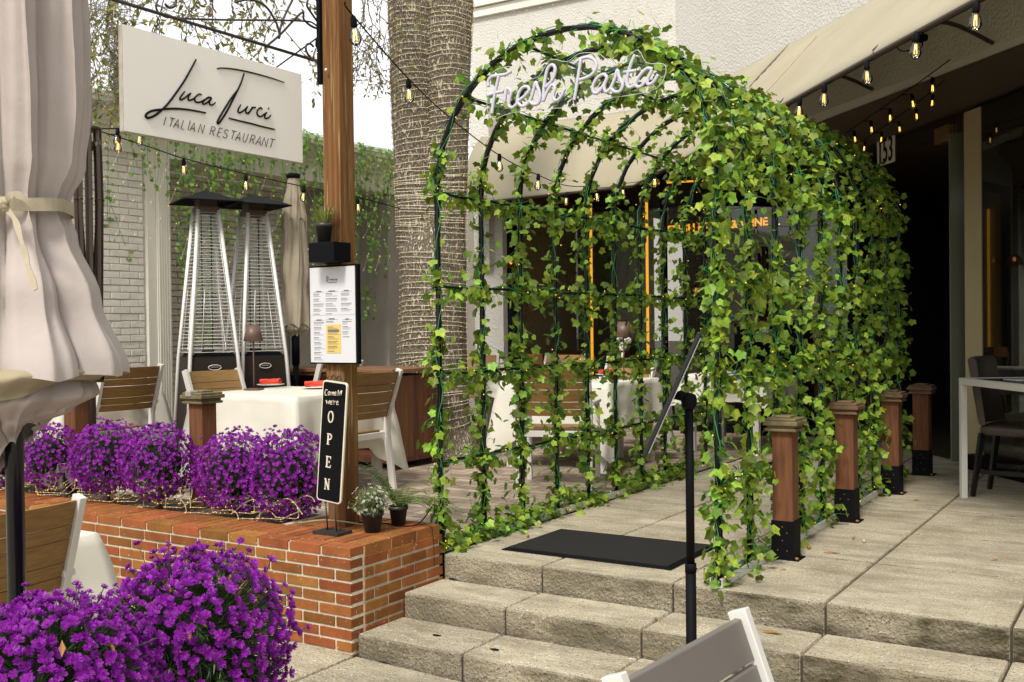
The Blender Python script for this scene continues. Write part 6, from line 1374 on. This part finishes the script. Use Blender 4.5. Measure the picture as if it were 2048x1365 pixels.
# ================================================================ inside the restaurant and by the door
hs_ = thing('host_stand', 'black wheeled host stand with a framed sign inside the entrance', 'host stand', (0, 0, 0)); pc2 = dep(1555, 800, 11.2); hs_.location = (pc2.x, pc2.y, 0)
fr_ = -(rt * 1.0); ax_ = Vector((rt.x, rt.y, 0)).normalized(); az_ = Vector((fw.x, fw.y, 0)).normalized()
def hbox(mb, u0, u1, v0, v1, z0, z1):
    q = [Vector((pc2.x, pc2.y, 0)) + ax_ * u + az_ * v for u, v in ((u0, v0), (u1, v0), (u1, v1), (u0, v1))]; mb.hexa([(p.x, p.y, z0) for p in q], [(p.x, p.y, z1) for p in q])
m_ = MB(); hbox(m_, -.36, .36, 0, .45, .12, 1.22); part(m_, 'cabinet', M['black'], hs_, bevel=.006)
m_ = MB(); hbox(m_, -.40, .40, -.03, .48, 1.223, 1.25); part(m_, 'top', M['darkwood'], hs_)
m_ = MB()
for u in (-.30, .30):
    for v in (.05, .4): q = Vector((pc2.x, pc2.y, 0)) + ax_ * u + az_ * v; m_.tube([q + ax_ * -.012 + Vector((0, 0, .045)), q + ax_ * .012 + Vector((0, 0, .045))], .043, 14); m_.tube([q + Vector((0, 0, .05)), q + Vector((0, 0, .12))], .012, 6)
part(m_, 'castors', M['black'], hs_)
sp0 = dep(1541, 672, 11.17); m_ = MB(); w5_, h5_ = .155, .062; o = [(-w5_, -h5_), (w5_, -h5_), (w5_, h5_ * .75), (w5_ * .5, h5_ * 1.05), (-w5_ * .5, h5_ * 1.05), (-w5_, h5_ * .75)]
ws = thing('wait_sign', 'small pale sign reading please wait to be seated on the host stand', 'sign', sp0)
f = lambda p, y: sp0 + ax_ * p[0] + Vector((0, 0, p[1])) - az_ * y
m_.add([f(p, .0) for p in o] + [f(p, .012) for p in o], [tuple(range(5, -1, -1)), (6, 7, 8, 9, 10, 11)] + [(i, (i + 1) % 6, (i + 1) % 6 + 6, i + 6) for i in range(6)]); part(m_, 'board', M['paper'], ws)
m_ = MB(); textmesh(m_, 'PLEASE WAIT\nTO BE SEATED', .042, frame(sp0 - az_ * .0135 + Vector((0, 0, -.001)), ax_, (0, 0, 1)), .0006, bold=.0008)
for i in range(6): a = o[i]; b = o[(i + 1) % 6]; m_.tube([f((a[0] * .94, a[1] * .9), .013), f((b[0] * .94, b[1] * .9), .013)], .0012, 4)
part(m_, 'lettering', M['ink'], ws)
def bent(label, loc, rz):
    t = thing('bentwood_chair', label, 'chair', loc, rz, 'bentwood chairs inside the window'); h = .86
    m_ = MB(); m_.lathe([(0, .44), (.20, .44), (.21, .455), (.20, .47), (0, .47)], (0, 0, 0), 20, cap=False); part(m_, 'seat', M['bentwood'], t, world=False)
    for sx in (-1, 1):
        m_ = MB(); m_.tube([(sx * .17, .15, .44), (sx * .20, .19, 0)], .016, 8); part(m_, 'leg', M['bentwood'], t, world=False)
        m_ = MB(); m_.tube([(sx * .17, -.15, .44), (sx * .20, -.22, 0)], .016, 8); part(m_, 'leg', M['bentwood'], t, world=False)
    m_ = MB(); m_.tube(spline([(-.19, -.16, .44), (-.22, -.20, .66), (-.20, -.22, h - .04), (0, -.25, h), (.20, -.22, h - .04), (.22, -.20, .66), (.19, -.16, .44)]), .015, 8); m_.tube(spline([(-.19, -.17, .5), (0, -.23, .70), (.20, -.21, h - .06)]), .010, 6); m_.tube(spline([(.19, -.17, .5), (0, -.22, .70), (-.20, -.21, h - .06)]), .010, 6)
    rows = [[(u * .20, -.225 - .03 * (1 - u * u) + d, h - .12 + z) for d, z in ((-.012, 0), (.012, 0), (.012, .13), (-.012, .13))] for u in [i / 5 - 1 for i in range(11)]]; m_.grid(rows, wrap=True, smooth=False); part(m_, 'backrest', M['bentwood'], t, world=False)
for lab, px_, D, a in (('bentwood chair behind the window nearest the left neon strip', 1078, 13.3, 40), ('bentwood chair behind the window between the left and middle neon strips', 1135, 13.2, 200), ('bentwood chair behind the window right of the middle neon strip', 1215, 13.6, 160), ('bentwood chair behind the window left of the tablet panel', 1310, 13.0, 215), ('bentwood chair behind the tablet stand, near the host stand', 1415, 12.3, 30), ('bentwood chair beside the entrance seen through the ivy on the right', 1690, 11.6, 150)):
    p = dep(px_, 700, D); bent(lab, (p.x, p.y, .006), R(a))
def pend(label, px_, py_, D, s_=.12):
    c = dep(px_, py_, D); t = thing('pendant_lamp', label, 'lamp', c, 0, 'rattan pendant lamps'); m_ = MB()
    m_.tube([c, (c.x, c.y, 2.99)], .004, 4); part(m_, 'cord', M['black'], t)
    m_ = MB()
    for k in range(22): a = 2 * math.pi * k / 22; d = Vector((math.cos(a), math.sin(a), 0)); m_.tube([c + d * .03, c + d * s_ * .8 + Vector((0, 0, -.05)), c + d * s_ + Vector((0, 0, -.14))], .004, 3)
    part(m_, 'lamp_shade', M['bentwood'], t); m_ = MB(); m_.lathe([(.0, -.02), (.022, -.04), (.022, -.07), (0, -.09)], c, 10, cap=False); part(m_, 'bulb', M['pinkglow'], t)
pend('glowing rattan pendant behind the second arch pole', 1158, 548, 12.9); pend('glowing rattan pendant right of the right neon strip', 1392, 572, 13.2, .09); pend('glowing rattan pendant behind the left neon strip', 1022, 515, 13.1, .10)
cab = thing('wall_cabinet', 'brown wooden wall cabinet with shelves inside the entrance', 'cabinet', (0, 0, 0)); c = dep(1590, 520, 14.2); cab.location = (c.x, c.y, 0)
m_ = MB(); q = Vector((c.x, c.y, 0))
def qb(mb, u0, u1, v0, v1, z0, z1):
    w_ = [q + ax_ * u + az_ * v for u, v in ((u0, v0), (u1, v0), (u1, v1), (u0, v1))]; mb.hexa([(p.x, p.y, z0) for p in w_], [(p.x, p.y, z1) for p in w_])
qb(m_, -.55, .55, .05, .4, 0, 2.8); part(m_, 'body', mat('amber_cabinet', (.22, .08, .02), .5, (.13, .045, .012), 3), cab)
m_ = MB()
for u in (-.5, -.17, .17, .5): qb(m_, u - .012, u + .012, .02, .045, .1, 2.7)
for z in (.9, 1.4, 1.9, 2.3): qb(m_, -.55, .55, .015, .019, z, z + .02)
part(m_, 'glazing_bars', M['black'], cab)
va = thing('flower_vase', 'white roses in a vase on the table behind the brown lamp', 'flowers', (0, 0, 0)); c = dep(1245, 730, 12.2); va.location = (c.x, c.y, .75); f_ = MB(); g_ = MB()
g_.lathe([(.02, .75), (.035, .78), (.02, .86), (.028, .90)], (c.x, c.y, 0), 12); part(g_, 'vase', M['white'], va)
for (dx, dz, r_) in ((-.07, 1.02, .05), (0, .97, .055), (.06, 1.03, .05), (.02, 1.14, .05), (.06, 1.2, .045), (-.03, 1.08, .045)):
    b = Vector((c.x, c.y, dz)) + ax_ * dx
    for k in range(26):
        n = Vector((rnd.gauss(0, 1), rnd.gauss(0, 1), rnd.gauss(0, 1))).normalized(); u = n.orthogonal().normalized(); v = n.cross(u); f_.add([b + n * r_ * .5 - u * r_ * .4, b + n * r_ * .8 + v * r_ * .4, b + n * r_ + u * r_ * .4, b + n * r_ * .8 - v * r_ * .4], [(0, 1, 2, 3)], True)
part(f_, 'roses', M['flowerwhite'], va)
# litter on the slabs
for lab, px_, py_, r_ in (('brown acorn on the slab just right of the nearest cedar post', 1618, 1100, .011), ('pale acorn on the slab farther right of the nearest cedar post', 1728, 1087, .011), ('small acorn beside the foot of the second cedar post', 1707, 1080, .008), ('acorn on the concrete left of the doormat', 1056, 1076, .009)):
    p = onz(px_, py_, 0); t = MB(); t.lathe([(.0, 0), (r_ * .7, r_ * .3), (r_, r_), (r_ * .8, r_ * 1.6), (0, r_ * 2)], (p.x, p.y, .002), 12, cap=False); tag(t.build('acorn', mat('acorn', (.30, .12, .04) if 'pale' not in lab else (.5, .4, .26), .45), None), lab, 'acorn', 'acorns on the slabs')
for lab, px_, py_, z, a, s_ in (('dry brown leaf on the slab right of the nearest cedar post', 1663, 1108, 0, .3, .045), ('dry orange needle leaf on the upper step right of the grey chair', 1545, 1268, -.1276, .05, .05), ('small dry leaf on the slab beside the ivy channel', 1566, 1142, 0, .6, .018), ('dry leaf on the slab beyond the second cedar post', 1722, 1010, 0, 1.0, .03), ('tiny dry leaf on the broad slab at the far right', 1990, 1122, 0, .2, .02), ('yellow leaf lying across the step joint left of the tablet stand', 1312, 1240, -.1276, -.7, .022), ('small dry leaf near the back of the slab', 1832, 1002, 0, .5, .025)):
    p = onz(px_, py_, z); m_ = MB(); u = Vector((math.cos(a), math.sin(a), 0)) * s_; v = Vector((-math.sin(a), math.cos(a), 0)) * s_ * .22; q = Vector((p.x, p.y, z + .004))
    m_.add([q - u, q - u * .3 + v + Vector((0, 0, .007)), q + u * .4 + v * .8 + Vector((0, 0, .002)), q + u, q + u * .3 - v + Vector((0, 0, .006)), q - u * .4 - v * .7], [(0, 1, 2, 3, 4, 5)]); tag(m_.build('dry_leaf', M['deadleaf'], None), lab, 'leaf', 'dry leaves on the slabs')
for lab, px_, py_, z in (('dark gum stain on the middle of the lowest step', 873, 1271, -.25), ('dark gum stain at the right end of the lowest step', 990, 1299, -.25), ('dark gum stain on the pavement in front of the lowest step', 766, 1326, gz(-2.7)), ('dark gum stain on the middle step near the wall', 904, 1158, -.1276)):
    p = onz(px_, py_, z + .004); m_ = MB(); m_.add([(p.x + math.cos(a) * .022 * (1 + .3 * math.sin(a * 3 + px_)), p.y + math.sin(a) * .014 * (1 + .2 * math.cos(a * 2)), z + .0045) for a in [i * math.pi / 7 for i in range(14)]], [tuple(range(14))]); tag(m_.build('gum_stain', M['black'], None), lab, 'stain', 'gum stains on the steps')
